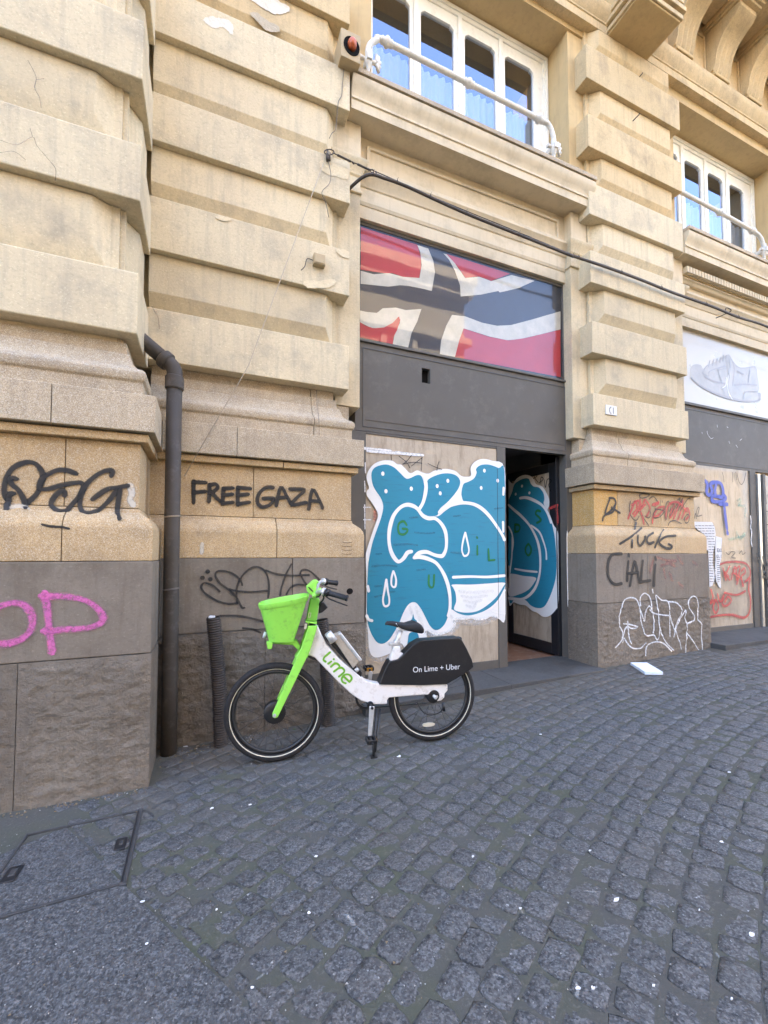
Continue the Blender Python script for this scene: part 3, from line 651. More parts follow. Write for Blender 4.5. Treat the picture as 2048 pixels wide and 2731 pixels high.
# lower glazing
bar('frame', 1.168, 1.37, .19, 2.556, 3.737, 3.83); bar('frame', 2.862, 2.972, .19, 2.556, 3.732, 3.84); bar('frame', 1.37, 2.862, .19, .295, 3.737, 3.83); bar('frame', 1.37, 2.862, 2.535, 2.556, 3.737, 3.83)
bar('frame', 3.835, 3.925, .205, 2.556, 3.732, 3.84)
obj('papered_glass', MB().box((1.37, 3.745, .295), (2.862, 3.76, 2.535)), 'brown_paper', sh)
G_ = reg(920, 560, 2.592)
pane = obj('poster_panel', MB().box((1.305, 3.752, 3.43), (3.822, 3.78, 4.545)), 'flag_navy', sh)
def prints(nm, rg, Y, par, items, sm=0):
    for mt, pts, dy in items:
        P = [onY(*rg(p), Y - dy) for p in pts]
        if sm: P = smooth(P, sm, True)
        obj(nm, MB().flat(P), mt, par)
prints('flag_print', G_, 3.7505, pane, [
    ('flag_white', [(108, 420), (200, 445), (300, 435), (400, 462), (515, 470), (530, 380), (520, 290), (500, 243), (575, 266), (610, 350), (622, 430), (600, 560), (540, 545), (440, 525), (380, 520), (300, 530), (200, 520), (108, 510)], .0005),
    ('flag_red', [(110, 117), (300, 178), (500, 241), (525, 330), (527, 400), (512, 470), (400, 462), (330, 437), (280, 437), (200, 427), (109, 412)], .001),
    ('flag_white', [(680, 300), (720, 312), (830, 470), (930, 462), (1010, 492), (1150, 450), (1310, 490), (1200, 540), (1070, 570), (1060, 560), (940, 585), (800, 598), (795, 520), (760, 420), (720, 345)], .0005),
    ('flag_red', [(700, 304), (720, 310), (1140, 441), (1010, 490), (930, 460), (832, 468), (770, 380)], .001),
    ('flag_white', [(104, 695), (150, 705), (220, 712), (260, 680), (350, 675), (420, 692), (528, 685), (500, 770), (460, 850), (437, 950), (330, 928), (345, 850), (380, 780), (375, 735), (330, 790), (260, 820), (180, 815), (130, 790), (104, 775)], .0005),
    ('flag_red', [(104, 775), (140, 800), (200, 818), (270, 812), (330, 780), (370, 737), (383, 760), (360, 830), (335, 880), (330, 927), (104, 880)], .001),
    ('flag_white', [(740, 725), (830, 735), (950, 780), (1050, 800), (1150, 795), (1300, 755), (1490, 700), (1490, 825), (1350, 860), (1200, 895), (1120, 900), (1000, 875), (820, 818), (790, 900), (760, 1016), (655, 996), (665, 900), (700, 800)], .0005),
    ('flag_red', [(820, 820), (1000, 878), (1130, 902), (1250, 885), (1490, 828), (1490, 1155), (1200, 1100), (760, 1016), (790, 900)], .001)])
obj('poster_glass', MB().box((1.305, 3.741, 3.43), (3.822, 3.746, 4.545)), 'shop_glass', sh)
# mural on glazing and post
D_ = reg(950, 1200, 3.95); LOW = 1106
YM = 3.7305
def E2(pts): return [(a, b + LOW) for a, b in pts]
mural = bpy.data.objects.new('mural', None); COL.objects.link(mural); mural.location = (2.1, 3.73, 1.3); attach(mural, sh); mural['label'] = 'blue and white bubble letter mural with green letters'
def fill(mt, pts, dy, rg=D_, sm=4, par=mural, nm='painted_shape', Y=YM): return obj(nm, MB().flat(smooth([onY(*rg(p), Y - dy) for p in pts], sm, True)), mt, par)
def stroke(nm, mt, strokes, wd, place, nrm=(0, -1, 0), par=bld, label=None, k=5):
    """painted strokes: a labelled tag is one mark, other strokes are pieces of their own"""
    mbs_ = [MB()] if (label and nm == 'graffiti') or nm == 'print' else [MB() for _ in strokes]
    for i, st in enumerate(strokes):
        P = [place(p) + Vector(nrm) * (.0006 * i) for p in st]
        mbs_[i if len(mbs_) > 1 else 0].ribbon(smooth(P, k * 2 if wd < .02 and nm == 'graffiti' and par is bld else k), wd, nrm)
    for mb in mbs_:
        if nm == 'graffiti' and par is bld:
            for i, v in enumerate(mb.v):
                q = wall_y(v[0], v[2], YP if v[0] < -.2 and v[1] < 3.1 else YS)
                if q is not None: mb.v[i] = (v[0], q - .0025 - .0003 * (i // 40 % 4), v[2])
        o = obj(nm, mb, mt, par)
    if label and nm == 'graffiti': o['label'] = label
    if nm == 'print': o['kind'] = 'stuff'
    return o
fill('mural_white', [(100, 1130), (112, 1050), (150, 930), (195, 800), (228, 700), (215, 640), (160, 550), (112, 480), (112, 430), (135, 400), (115, 330), (110, 270), (140, 200), (200, 140), (290, 110), (380, 115), (430, 150), (470, 155), (510, 190), (570, 245), (640, 215), (690, 235), (760, 250), (830, 215), (940, 200), (1040, 220), (1100, 270), (1150, 283), (1208, 270), (1205, 190), (1250, 125), (1330, 95), (1430, 115), (1562, 190), (1563, 700), (1566, 1300)] + E2([(1568, 680), (1500, 672), (1420, 650), (1380, 672), (1330, 690), (1260, 690), (1220, 670), (1140, 685), (1058, 690), (1050, 740), (1010, 800), (950, 825), (860, 850), (800, 838), (742, 800), (748, 890), (738, 1000), (640, 1010), (530, 1000), (470, 930), (400, 1010), (300, 1060), (200, 1080), (140, 1010), (122, 800), (104, 640), (108, 300)]), 0)
fill('mural_blue', [(160, 250), (190, 190), (260, 160), (330, 155), (400, 185), (460, 240), (520, 298), (560, 300), (640, 265), (690, 280), (716, 380), (716, 470), (690, 560), (655, 625), (740, 690), (830, 700), (880, 690), (940, 640), (1040, 580), (1140, 565), (1250, 582), (1350, 650), (1440, 755), (1530, 895), (1562, 960), (1566, 1300)] + E2([(1566, 335), (1500, 470), (1400, 560), (1300, 610), (1180, 637), (1080, 617), (1010, 575), (985, 580), (970, 640), (930, 730), (880, 780), (830, 790), (780, 750), (740, 680), (690, 580), (640, 512), (600, 497), (550, 522), (500, 600), (450, 720), (390, 830), (340, 900), (280, 935), (220, 920), (170, 850), (140, 780), (120, 700), (112, 560), (116, 300), (126, 100)]) + [(135, 1150), (165, 1000), (210, 860), (260, 720), (285, 600), (260, 510), (200, 420), (170, 350)], .0012)
fill('mural_blue', [(745, 330), (830, 272), (940, 246), (1040, 262), (1090, 312), (1088, 380), (1040, 460), (960, 550), (880, 620), (850, 690), (740, 690), (675, 640), (720, 540), (745, 440)], .0013)
fill('mural_blue', [(1110, 440), (1130, 360), (1180, 335), (1240, 300), (1268, 240), (1262, 200), (1310, 160), (1400, 155), (1500, 190), (1562, 225), (1562, 955), (1530, 880), (1440, 740), (1350, 630), (1250, 562), (1140, 545), (1112, 490)], .0014)
fill('mural_blue', E2([(600, 622), (612, 670), (640, 700), (600, 720), (570, 700), (588, 670)]), .0014)
fill('mural_blue', E2([(565, 820), (640, 820), (662, 890), (650, 980), (545, 990), (545, 890)]), .0014)
fill('mural_white', E2([(1015, 312), (1200, 312), (1400, 300), (1562, 292), (1545, 340), (1480, 440), (1380, 530), (1280, 590), (1180, 608), (1090, 600), (1030, 570), (1052, 490), (1045, 400), (1022, 345)]), .0016)
pm = lambda dy=.0022, rg=D_, Y=YM: (lambda p: onY(*rg(p), Y - dy))
stroke('painted_line', 'mural_line', [
    [(655, 630), (610, 595), (540, 577), (470, 602), (400, 680), (360, 790), (345, 900), (350, 1000), (375, 1090), (420, 1160), (455, 1175), (500, 1140), (540, 1082), (582, 1070)],
    [(655, 630), (700, 690), (760, 720), (830, 722), (890, 770), (935, 850), (950, 940), (945, 1040), (915, 1108), (880, 1118), (820, 1105), (740, 1075), (660, 1087), (610, 1135)],
    [(725, 290), (735, 380), (725, 470), (700, 560), (655, 635)],
    [(875, 655), (940, 602), (1040, 567), (1140, 557), (1250, 577), (1350, 642), (1440, 747), (1530, 882), (1560, 945)],
    [(610, 1135), (670, 1128), (750, 1145)] + E2([(840, 85), (910, 180), (960, 300), (985, 430), (986, 560), (970, 640)])], .040, pm(), par=mural)
stroke('painted_line', 'mural_line', [E2([(1020, 235), (1200, 228), (1380, 232), (1562, 218)]), E2([(1563, 372), (1500, 482), (1412, 572)]), E2([(1562, 618), (1500, 610), (1432, 586)]), [(1545, 760), (1548, 860)], [(1552, 400), (1548, 470)], E2([(118, 330), (130, 380)]), E2([(108, 640), (130, 680), (165, 692)])], .030, pm(), par=mural)
stroke('painted_line', 'mural_line', [[(1148, 870), (1125, 960), (1113, 1050), (1130, 1108), (1150, 1116), (1175, 1100), (1187, 1050), (1170, 960), (1149, 872)],
    E2([(390, 170), (372, 240), (370, 310), (390, 338), (413, 328), (419, 260), (402, 195), (391, 172)]), E2([(316, 258), (296, 380), (281, 470), (291, 528), (316, 540), (343, 520), (347, 460), (331, 370), (318, 260)])],   .021, pm(), par=mural)
stroke('overspray', 'spray_haze', [E2([(118, 760), (130, 900), (150, 1040), (240, 1100), (330, 1080), (430, 1010), (480, 930)]), E2([(760, 830), (860, 865), (980, 830), (1050, 760)]), E2([(1060, 700), (1180, 700), (1330, 705), (1450, 670)])], .11, pm(-.0005), par=mural)
stroke('paint_scuff', 'scuff', [E2([(200, 440), (240, 430), (275, 425)]), E2([(340, 392), (400, 385)]), [(215, 1098), (260, 1092)], [(1030, 700), (1090, 690)], [(570, 715), (640, 708)], [(620, 870), (760, 880), (820, 872)], [(1460, 620), (1540, 610)], E2([(200, 330), (260, 325)]), E2([(170, 120), (300, 110), (420, 118)]), E2([(640, 160), (720, 150)]), [(400, 1000), (520, 990), (640, 1004)], [(1000, 1080), (1100, 1090)]], .03, pm(.0019), par=mural)
stroke('brush_streak', 'brush_grey', [E2([(1090 + 25 * i, 385 + 50 * i), (1230, 396 + 52 * i), (1430 - 60 * i, 380 + 48 * i)]) for i in range(4)] + [E2([(565, 560), (590, 620)]), E2([(630, 560), (660, 640), (700, 760)]), E2([(1000, 650), (1030, 720)]), E2([(430, 820), (470, 760)])], .055, pm(.0021), par=mural)
stroke('post_joint', 'ink', [[(1488, 200), (1490, 700), (1494, 1150)], E2([(1494, 40), (1497, 350), (1500, 660)])], .006, pm(.004), par=mural)
for p in ((280, 250), (313, 435), (580, 408), (853, 380), (965, 325), (885, 457), (1350, 218), (1490, 323), (1316, 400)): obj('painted_dot', disc(MB(), pm()(p), .017, (0, -1, 0), 12, 1.25), 'mural_dot', mural)
stroke('painted_letter', 'spray_green', [[(530, 790), (500, 752), (455, 770), (440, 820), (455, 880), (500, 890), (535, 862), (535, 835), (490, 830)], E2([(765, 215), (765, 310), (790, 343), (815, 318), (820, 212)]), [(1275, 1012), (1275, 1102)], [(1270, 918), (1274, 926)], [(1390, 1045), (1395, 1120), (1396, 1163)], [(1396, 1163), (1455, 1158)]], .027, pm(.0035), par=mural, label='green letters GUIL sprayed on the blue mural')
stroke('tag_scrawl', 'marker_black', [[(450, 65), (530, 130), (565, 190)], [(580, 60), (530, 120), (490, 150)], [(490, 150), (600, 130), (690, 140)], [(695, 80), (580, 170)], [(690, 80), (684, 215)], [(755, 145), (830, 180), (900, 205)], [(870, 125), (855, 170), (848, 215)], [(365, 55), (368, 105)]], .010, pm(.0035), par=mural)
stroke('painted_smear', 'smear_red', [[(195, 650), (190, 720)], [(205, 640), (200, 730)]], .05, pm(-.003), par=mural)
stroke('painted_drip', 'spray_white', [[(95, 135), (98, 240)], [(88, 330), (92, 440)], [(88, 580), (92, 830)], [(78, 605), (150, 605)], [(78, 735), (150, 735)]], .014, pm(-.006), par=mural)
stroke('tape_remnant', 'spray_white', [[(60, -20), (200, -5), (360, 8)], [(120, 10), (300, 25), (480, 40)], [(420, 25), (560, 45), (700, 55)]], .035, pm(-.004), par=sh)
# the open door, swung inwards
hx, hy, fx, fy = 3.838, 3.775, 3.825, 4.745
dz0, dz1 = .225, 2.50
door = bpy.data.objects.new('door', None); COL.objects.link(door); door.location = (hx, hy, dz0); attach(door, sh); door['label'] = 'glazed black door papered over and painted, opened inwards'
def dbox(nm, y0, y1, z0, z1, x0=3.80, x1=3.845, mt='black_metal', bev=.004): return obj(nm, MB().box((x0, y0, z0), (x1, y1, z1)), mt, door, bevel=bev)
dbox('stile', 3.86, 3.97, dz0, dz1); dbox('stile', 4.66, fy, dz0, dz1); dbox('rail', 3.97, 4.66, dz0, dz0 + .13); dbox('rail', 3.97, 4.66, dz1 - .11, dz1)
dbox('hinge_post', 3.845, 3.858, dz0 - .01, 2.55, 3.79, 3.85)
dbox('papered_glass', 3.97, 4.66, dz0 + .13, dz1 - .11, 3.815, 3.83, 'brown_paper', 0)
dbox('handle', 4.68, 4.70, .95, 1.25, 3.765, 3.78, 'aluminium')
F_ = reg(1320, 1180, 3.568); XD = 3.797
dm = lambda dx=0: (lambda p: onX(*F_(p), XD - dx))
def dfill(mt, pts, dx): return obj('painted_shape', MB().flat(smooth([dm(dx)(p) for p in pts], 4, True)), mt, door)
dfill('mural_white', [(128, 380), (140, 370), (170, 390), (210, 340), (270, 310), (330, 315), (370, 350), (390, 395), (450, 420), (490, 480), (515, 540), (515, 600), (500, 650), (540, 740), (560, 790), (598, 850), (602, 1000), (605, 1300), (605, 1530), (580, 1590), (520, 1650), (460, 1660), (400, 1620), (350, 1600), (290, 1550), (240, 1545), (180, 1520), (130, 1500), (130, 800)], 0)
dfill('mural_blue', [(180, 410), (210, 375), (270, 345), (320, 345), (340, 390), (370, 420), (420, 430), (460, 480), (470, 540), (465, 590), (520, 700), (555, 830), (575, 960), (585, 1150), (575, 1300), (530, 1450), (470, 1560), (400, 1575), (340, 1550), (288, 1500), (200, 1478), (130, 1470), (130, 610), (134, 540), (160, 480)], .0012)
dfill('mural_white', [(130, 1260), (270, 1270), (385, 1285), (375, 1330), (320, 1400), (230, 1445), (130, 1455)], .0016)
stroke('painted_line', 'mural_line', [[(238, 530), (300, 525), (380, 555), (450, 600), (500, 670), (535, 760)], [(130, 595), (180, 640), (250, 700), (330, 790), (390, 900), (420, 1000), (432, 1120), (425, 1250), (390, 1370), (330, 1450), (260, 1490), (180, 1488), (130, 1482)]], .04, dm(.002), (-1, 0, 0), door)
stroke('painted_line', 'mural_line', [[(345, 790), (420, 850), (460, 940), (485, 1030), (490, 1110)], [(190, 1203), (280, 1220), (400, 1232)], [(130, 800), (160, 860), (175, 950), (165, 1040)], [(165, 900), (160, 1100), (132, 1310)]], .027, dm(.002), (-1, 0, 0), door)
stroke('painted_letter', 'spray_green', [[(190, 780), (190, 850)], [(190, 780), (225, 785), (238, 812), (222, 845), (190, 850)], [(432, 655), (402, 648), (388, 680), (420, 712), (437, 742), (400, 765)], [(318, 965), (294, 1000), (294, 1045), (318, 1075), (342, 1045), (342, 1000), (320, 965)]], .035, dm(.003), (-1, 0, 0), door, 'green letters D, S and O sprayed on the door')
for p in ((257, 415), (197, 492), (327, 480)): obj('painted_dot', disc(MB(), dm(.002)(p), .02, (-1, 0, 0), 12), 'mural_dot', door)
stroke('tag_scrawl', 'marker_black', [[(365, 345), (400, 320), (385, 300), (375, 330), (410, 380)], [(420, 385), (460, 350), (440, 330), (430, 390)], [(470, 355), (480, 430), (500, 350), (540, 365), (510, 400), (530, 460)]], .012, dm(.003), (-1, 0, 0), door)
stroke('painted_smear', 'spray_red', [[(525, 625), (560, 612), (588, 600)], [(585, 615), (592, 690), (594, 765)]], .06, dm(.003), (-1, 0, 0), door)
fill('mural_white', [(682, 870), (705, 940), (725, 1050), (732, 1150), (725, 1300), (703, 1470), (690, 1530)], 0, F_, 4, sh, 'painted_shape', 3.7305)
# shop interior
obj('interior_floor', MB().box((1.35, 3.84, .12), (3.93, 7.5, .20)), 'terracotta', sh)
obj('interior_wall', MB().box((1.3, 7.5, .1), (5.2, 7.55, 3)).box((1.28, 3.85, .1), (1.33, 7.5, 3)).box((3.93, 3.85, .1), (4.0, 7.5, 3)).box((1.3, 3.85, 2.75), (4.0, 7.5, 2.8)), 'interior_wall', sh)
# ------------------------------------------------------------------ shop two
s2 = thing('shop_front', 'grey shopfront with white sneaker poster and torn bills behind graffitied glass', 'shopfront', (7.2, 3.75, .33))
def bar2(nm, x0, x1, z0, z1, y0=3.735, y1=3.83, mt='shop_metal', bev=.004): return obj(nm, MB().box((x0, y0, z0), (x1, y1, z1)), mt, s2, bevel=bev)
bar2('frame', 5.80, 8.5, 4.548, 4.59); bar2('frame', 5.80, 5.90, 3.48, 4.546); bar2('frame', 5.80, 8.5, 3.44, 3.476, 3.712)
obj('fascia_panel', MB().box((5.80, 3.74, 2.64), (8.5, 3.80, 3.44)), 'shop_metal', s2)
tr = MB().plate([(5.86, 2.68), (8.45, 2.68), (8.45, 3.395), (5.86, 3.395)], 3.733, 3.742, [[(5.868, 2.688), (8.442, 2.688), (8.442, 3.387), (5.868, 3.387)]]); obj('panel_joint', tr, 'shop_metal_edge', s2)
bar2('frame', 5.80, 5.98, .33, 2.638); bar2('frame', 5.98, 7.40, .33, .40); bar2('frame', 7.40, 7.545, .33, 2.638, 3.725); bar2('door_frame', 7.555, 7.61, .34, 2.60, 3.70, mt='aluminium'); bar2('door_frame', 7.66, 7.72, .34, 2.60, 3.69, mt='shop_metal'); bar2('door_frame', 7.62, 7.65, .34, 2.60, 3.72, mt='aluminium'); bar2('frame', 7.73, 8.5, .34, .46)
obj('papered_glass', MB().box((5.98, 3.745, .40), (7.40, 3.76, 2.638)), 'brown_paper', s2); obj('papered_glass', MB().box((7.73, 3.745, .46), (8.5, 3.76, 2.60)), 'brown_paper', s2)
S_ = reg(1800, 840, 4.81)
ad = obj('poster_panel', MB().box((5.90, 3.752, 3.478), (8.45, 3.78, 4.546)), 'ad_white', s2); ad['label'] = 'white poster with a worn pale canvas sneaker'
YA = 3.7505
prints('sneaker_print', S_, YA, ad, [('ad_sole', [(198, 800), (320, 915), (500, 1015), (700, 1085), (880, 1118), (1062, 1112), (1096, 1080), (1096, 1000), (1000, 1000), (700, 960), (400, 860)], .0005),
    ('ad_shoe', [(200, 680), (240, 637), (330, 640), (362, 690), (430, 640), (560, 580), (680, 505), (705, 535), (740, 590), (800, 660), (870, 682), (1030, 660), (1060, 800), (1080, 940), (1062, 1000), (1060, 1092), (880, 1092), (700, 1050), (500, 985), (320, 890), (212, 800), (195, 740)], .001)], 3)
pa = lambda p: onY(*S_(p), YA - .0018)
stroke('sneaker_print', 'ad_line', [[(705, 525), (740, 590), (800, 660), (870, 680), (1030, 662)], [(355, 745), (400, 660), (440, 640)], [(355, 748), (430, 785), (450, 720), (640, 650)], [(545, 690), (650, 660)], [(550, 710), (645, 685)], [(555, 700), (570, 780), (600, 850)], [(665, 580), (680, 720), (700, 800)], [(695, 570), (710, 680)], [(600, 930), (640, 1020)], [(205, 805), (320, 912), (500, 1010), (700, 1080), (880, 1112), (1060, 1108), (1094, 1075)], [(880, 1080), (900, 990), (1060, 980)]], .011, pa, par=ad)
stroke('sneaker_print', 'ad_line', [[(430, 665), (450, 585)], [(480, 650), (500, 570)], [(530, 635), (545, 560)], [(575, 610), (590, 540)], [(615, 590), (625, 515)], [(650, 560), (660, 520)]], .016, pa, par=ad)
stroke('sneaker_print', 'ad_sole', [[(740, 600), (760, 700), (740, 900)], [(760, 900), (900, 890), (1050, 900)], [(960, 720), (940, 860)], [(380, 790), (500, 850), (640, 880)], [(800, 720), (880, 760)]], .022, pa, par=ad)
stroke('sneaker_print', 'mural_line', [[(690, 760), (670, 880), (690, 1000), (745, 1095)], [(660, 800), (650, 900), (600, 940)]], .012, pa, par=ad)
# graffiti of shop two
X_ = reg(1828, 1220, 4.097); px2 = lambda p: onY(*X_(p), 3.7285)
stroke('graffiti', 'spray_blue', [[(205, 250), (240, 290), (232, 380), (262, 412), (292, 360), (272, 292), (330, 270), (390, 290), (412, 370), (400, 430), (350, 425), (300, 420), (290, 470), (340, 484), (400, 480), (440, 445), (420, 412)], [(335, 300), (322, 360), (330, 420)], [(375, 510), (455, 512)], [(420, 500), (432, 620), (446, 740), (452, 780)], [(456, 818), (459, 830)]], .068, px2, par=s2, label='dark blue dripping tag on the papered glass')
stroke('graffiti', 'spray_red', [[(380, 1168), (450, 1146), (560, 1140), (660, 1160), (706, 1230), (700, 1310), (650, 1360)], [(410, 1215), (425, 1280), (442, 1335)], [(480, 1190), (450, 1250), (430, 1270), (480, 1335)], [(500, 1330), (540, 1190), (560, 1340)], [(560, 1210), (590, 1190), (580, 1290), (560, 1380)], [(610, 1240), (640, 1210), (650, 1260), (610, 1300), (620, 1400)], [(420, 1250), (470, 1300)], [(520, 1260), (600, 1320), (630, 1400)]], .046, px2, par=s2, label='red tag reading like K letters inside a loop')
stroke('graffiti', 'spray_red', [[(265, 1745), (400, 1722), (520, 1722), (640, 1750), (700, 1690), (712, 1560), (690, 1430), (705, 1330)], [(430, 1480), (560, 1502), (650, 1462)], [(280, 1450), (300, 1530), (260, 1600), (330, 1560), (360, 1640), (330, 1700), (300, 1640), (330, 1560)], [(350, 1500), (380, 1580), (420, 1500), (400, 1600), (450, 1620), (500, 1560), (460, 1520), (430, 1580)]], .052, px2, par=s2)
stroke('graffiti', 'spray_teal', [[(570, 470), (595, 455), (600, 490), (580, 520), (640, 530)], [(560, 820), (600, 900), (640, 830)], [(480, 900), (560, 880), (650, 850)], [(655, 560), (650, 640)]], .06, px2, par=s2)
stroke('graffiti', 'marker_black', [[(85, 600), (95, 670), (110, 610), (120, 670)], [(130, 640), (150, 550), (130, 560), (120, 640), (180, 630)], [(400, 160), (415, 220), (420, 270)], [(510, 160), (516, 270)], [(545, 160), (560, 245)], [(560, 170), (580, 260), (610, 296), (640, 250), (655, 170)], [(440, 1040), (470, 1060), (500, 1030), (540, 1040), (500, 1090), (545, 1100)], [(585, 1050), (610, 1020), (620, 1060), (650, 1040)], [(830, 410), (835, 520)], [(860, 400), (850, 500)], [(885, 410), (880, 510)], [(830, 710), (895, 735)], [(840, 580), (890, 590)]], .014, px2, par=s2)
stroke('graffiti', 'spray_black', [[(780, 1060), (795, 1110), (800, 1090)], [(845, 1090), (870, 1190), (885, 1290), (905, 1400)], [(900, 1150), (870, 1230), (850, 1290), (900, 1320)]], .05, lambda p: onY(*X_(p), 3.682), par=s2)
stroke('graffiti', 'smear_red', [[(850, 980), (880, 1050), (895, 1120)], [(880, 980), (870, 1060)]], .09, px2, par=s2)
stroke('graffiti', 'spray_white', [[(710, 640), (718, 700), (712, 760), (724, 830), (718, 900), (728, 970)]], .03, lambda p: onY(*X_(p), 3.722), par=s2)
stroke('scratch', 'spray_white', [[(540, 1410), (545, 1440)], [(665, 1435), (680, 1445)], [(410, 1490), (420, 1530), (460, 1585), (490, 1575)], [(345, 1505), (348, 1525)], [(690, 1620), (700, 1650)], [(780, 1670), (800, 1700)], [(830, 1610), (855, 1590)]], .008, lambda p: onY(*S_(p), 3.7375), par=s2)
# torn bills
def poster(pts, lbl, lines, big=None):
    P = [onY(*X_(p), 3.7265) for p in pts]; mb = MB(); n = len(P)
    o = tag(obj('poster', mb.loft([[(p.x, p.y, p.z) for p in P], [(p.x, p.y + .003, p.z) for p in P]], True, True), 'paper_white'), lbl, 'poster', 'torn bills on the papered glass')
    stroke('print', 'ink', lines, .011, lambda p: onY(*X_(p), 3.7255), par=o, k=2)
    return o
random.seed(3)
ln = []
for i in range(22):
    y = 745 + i * 29; x0 = 110 + max(0, i - 1) * 22 if i < 6 else 236
    x = x0
    while x < (300 if i < 10 else 285):
        l_ = random.uniform(14, 42); ln.append([(x, y), (min(x + l_, 305), y + 1)]); x += l_ + 9
poster([(84, 702), (290, 706), (318, 760), (330, 830), (322, 950), (300, 1040), (296, 1150), (312, 1230), (322, 1320), (296, 1400), (262, 1415), (250, 1020), (222, 1000), (215, 850), (150, 800), (110, 770)], 'white printed bill with lines of small text, torn, left of the narrow strip', ln)
ln2 = [[(348, 995), (348, 1030)], [(348, 995), (362, 995)], [(348, 1012), (360, 1012)], [(348, 1030), (362, 1030)], [(380, 998), (370, 1002), (369, 1022), (380, 1028)], [(396, 998), (388, 1002), (387, 1022), (396, 1028)],
       [(350, 1066), (340, 1070), (338, 1092), (350, 1095), (350, 1082)], [(360, 1064), (360, 1096)], [(360, 1096), (370, 1096)], [(386, 1064), (386, 1096)]] + [[(340, 1115 + i * 22), (372 - (i % 3) * 6, 1116 + i * 22)] for i in range(12)]
poster([(335, 860), (400, 880), (392, 980), (398, 1080), (372, 1180), (382, 1300), (390, 1430), (368, 1415), (335, 1350), (322, 1240), (330, 1100), (326, 960)], 'narrow torn strip of bill with the letters ECC and GLI', ln2)

# ------------------------------------------------------------------ graffiti and marks on the stone
def onbase(y0, rg, lift=.006):
    def f(p):
        u, v = rg(p); Y = y0
        for _ in range(30):
            q = onY(u, v, Y); Y = .5 * Y + .5 * (y0 + e_prof(q.z - (.05 if q.x > 3 else (.012 if y0 > 3 else 0))) - lift)
        return onY(u, v, Y)
    return f
gA = reg(0, 1200, 4.1475); gB = reg(480, 1250, 3.318); gE_ = reg(0, 1500, 2.2114); gC = reg(1590, 1290, 4.609); gD4 = reg(0, 800, 1.659)
stroke('graffiti', 'spray_black', [[(100, 560), (60, 515), (46, 420), (72, 300), (150, 195), (270, 140), (370, 142), (440, 200), (475, 290), (450, 400), (400, 490), (330, 560), (290, 600), (284, 630)], [(175, 318), (112, 312), (132, 380), (200, 440), (250, 520), (280, 600)], [(145, 480), (110, 490), (92, 560), (98, 600)], [(70, 600), (72, 655)],
    [(840, 260), (740, 225), (640, 225), (540, 265), (475, 310), (440, 380), (440, 432), (540, 430), (680, 390), (820, 365), (900, 365), (922, 420), (880, 510), (800, 600), (740, 670), (660, 680), (590, 640), (567, 590), (610, 510), (680, 452), (718, 462), (718, 500)],
    [(1235, 285), (1240, 228), (1150, 238), (1040, 300), (950, 390), (900, 490), (885, 600), (910, 680), (980, 700), (1080, 670), (1180, 590), (1260, 490), (1310, 420)], [(1030, 545), (1100, 490), (1200, 430), (1300, 415), (1410, 395)], [(1330, 440), (1310, 560), (1300, 690), (1326, 765)]], .034, onbase(YP, gA), label='black spray tag PSG on the ochre band')
stroke('graffiti', 'spray_black', [[(470, 825), (560, 845), (680, 852)], [(680, 850), (760, 870)]], .018, onbase(YP, gA))
stroke('stain', 'bleach', [[(150, 640), (220, 630), (290, 650)], [(1440, 400), (1460, 480), (1440, 550), (1470, 600)]], .05, onbase(YP, gA, .003))
stroke('graffiti', 'spray_black', [[(120, 112), (120, 200), (120, 300)], [(122, 118), (225, 122)], [(125, 212), (220, 200)], [(262, 142), (256, 290)], [(262, 147), (312, 136), (335, 165), (300, 200), (262, 215)], [(285, 215), (330, 265), (380, 308)],
    [(386, 177), (376, 310)], [(386, 176), (465, 171)], [(384, 236), (460, 226)], [(376, 308), (465, 298)], [(512, 167), (510, 318)], [(514, 167), (620, 176)], [(512, 236), (600, 226)], [(510, 314), (610, 298)],
    [(820, 167), (760, 167), (700, 220), (682, 290), (720, 338), (780, 328), (820, 290), (820, 262), (738, 266)], [(850, 328), (890, 164), (940, 240), (980, 310)], [(862, 260), (945, 252)], [(972, 182), (1100, 187), (1040, 250), (982, 322), (1112, 300)], [(1137, 358), (1170, 184), (1230, 280), (1258, 348)], [(1152, 286), (1225, 290)]], .037, onbase(YS, gB), label='black graffiti reading FREE GAZA on the ochre band', k=4)
stroke('graffiti', 'marker_black', [[(350, 1085), (290, 1035), (220, 1010), (187, 1045), (220, 1100), (320, 1165), (420, 1195), (510, 1190)], [(550, 1030), (530, 980), (450, 920), (350, 905), (312, 940), (350, 1010), (430, 1070), (500, 1140), (545, 1225), (570, 1230)], [(505, 1190), (502, 1060), (550, 950), (630, 880), (700, 872), (760, 920), (786, 1020), (780, 1140)], [(440, 1065), (520, 1085), (640, 1090), (770, 1080)], [(760, 900), (850, 930), (970, 945), (1140, 940)], [(985, 845), (940, 930), (900, 1040), (885, 1120)], [(1062, 930), (1080, 897), (1140, 902), (1220, 970), (1260, 1030)], [(1060, 930), (1100, 1000), (1150, 1060)], [(940, 1110), (980, 1050), (1040, 1025), (1120, 1030)], [(355, 1300), (500, 1300), (620, 1320), (730, 1350)], [(555, 1410), (640, 1420), (710, 1450)]], .017, onbase(YS, gB), label='thin black marker tag SATO with dots on the grey granite')
for p in ((245, 910), (200, 965), (268, 978)): obj('graffiti', disc(MB(), onbase(YS, gB)(p), .016, (0, -1, 0), 10), 'marker_black', bld)
stroke('stone_scratch', 'marker_black', [[(1435, 650 + 34 * i), (1470, 655 + 34 * i), (1520, 652 + 34 * i)] for i in range(4)], .004, onbase(YS, gB))
stroke('stain', 'bleach', [[(195, 670), (192, 740)]], .04, onbase(YS, gB, .003))
mb = MB(); disc(mb, onbase(YS, gB, .002)((1502, 1085)), .028, (0, -1, 0), 14, .9); obj('drill_hole', mb, 'dark_void', bld)
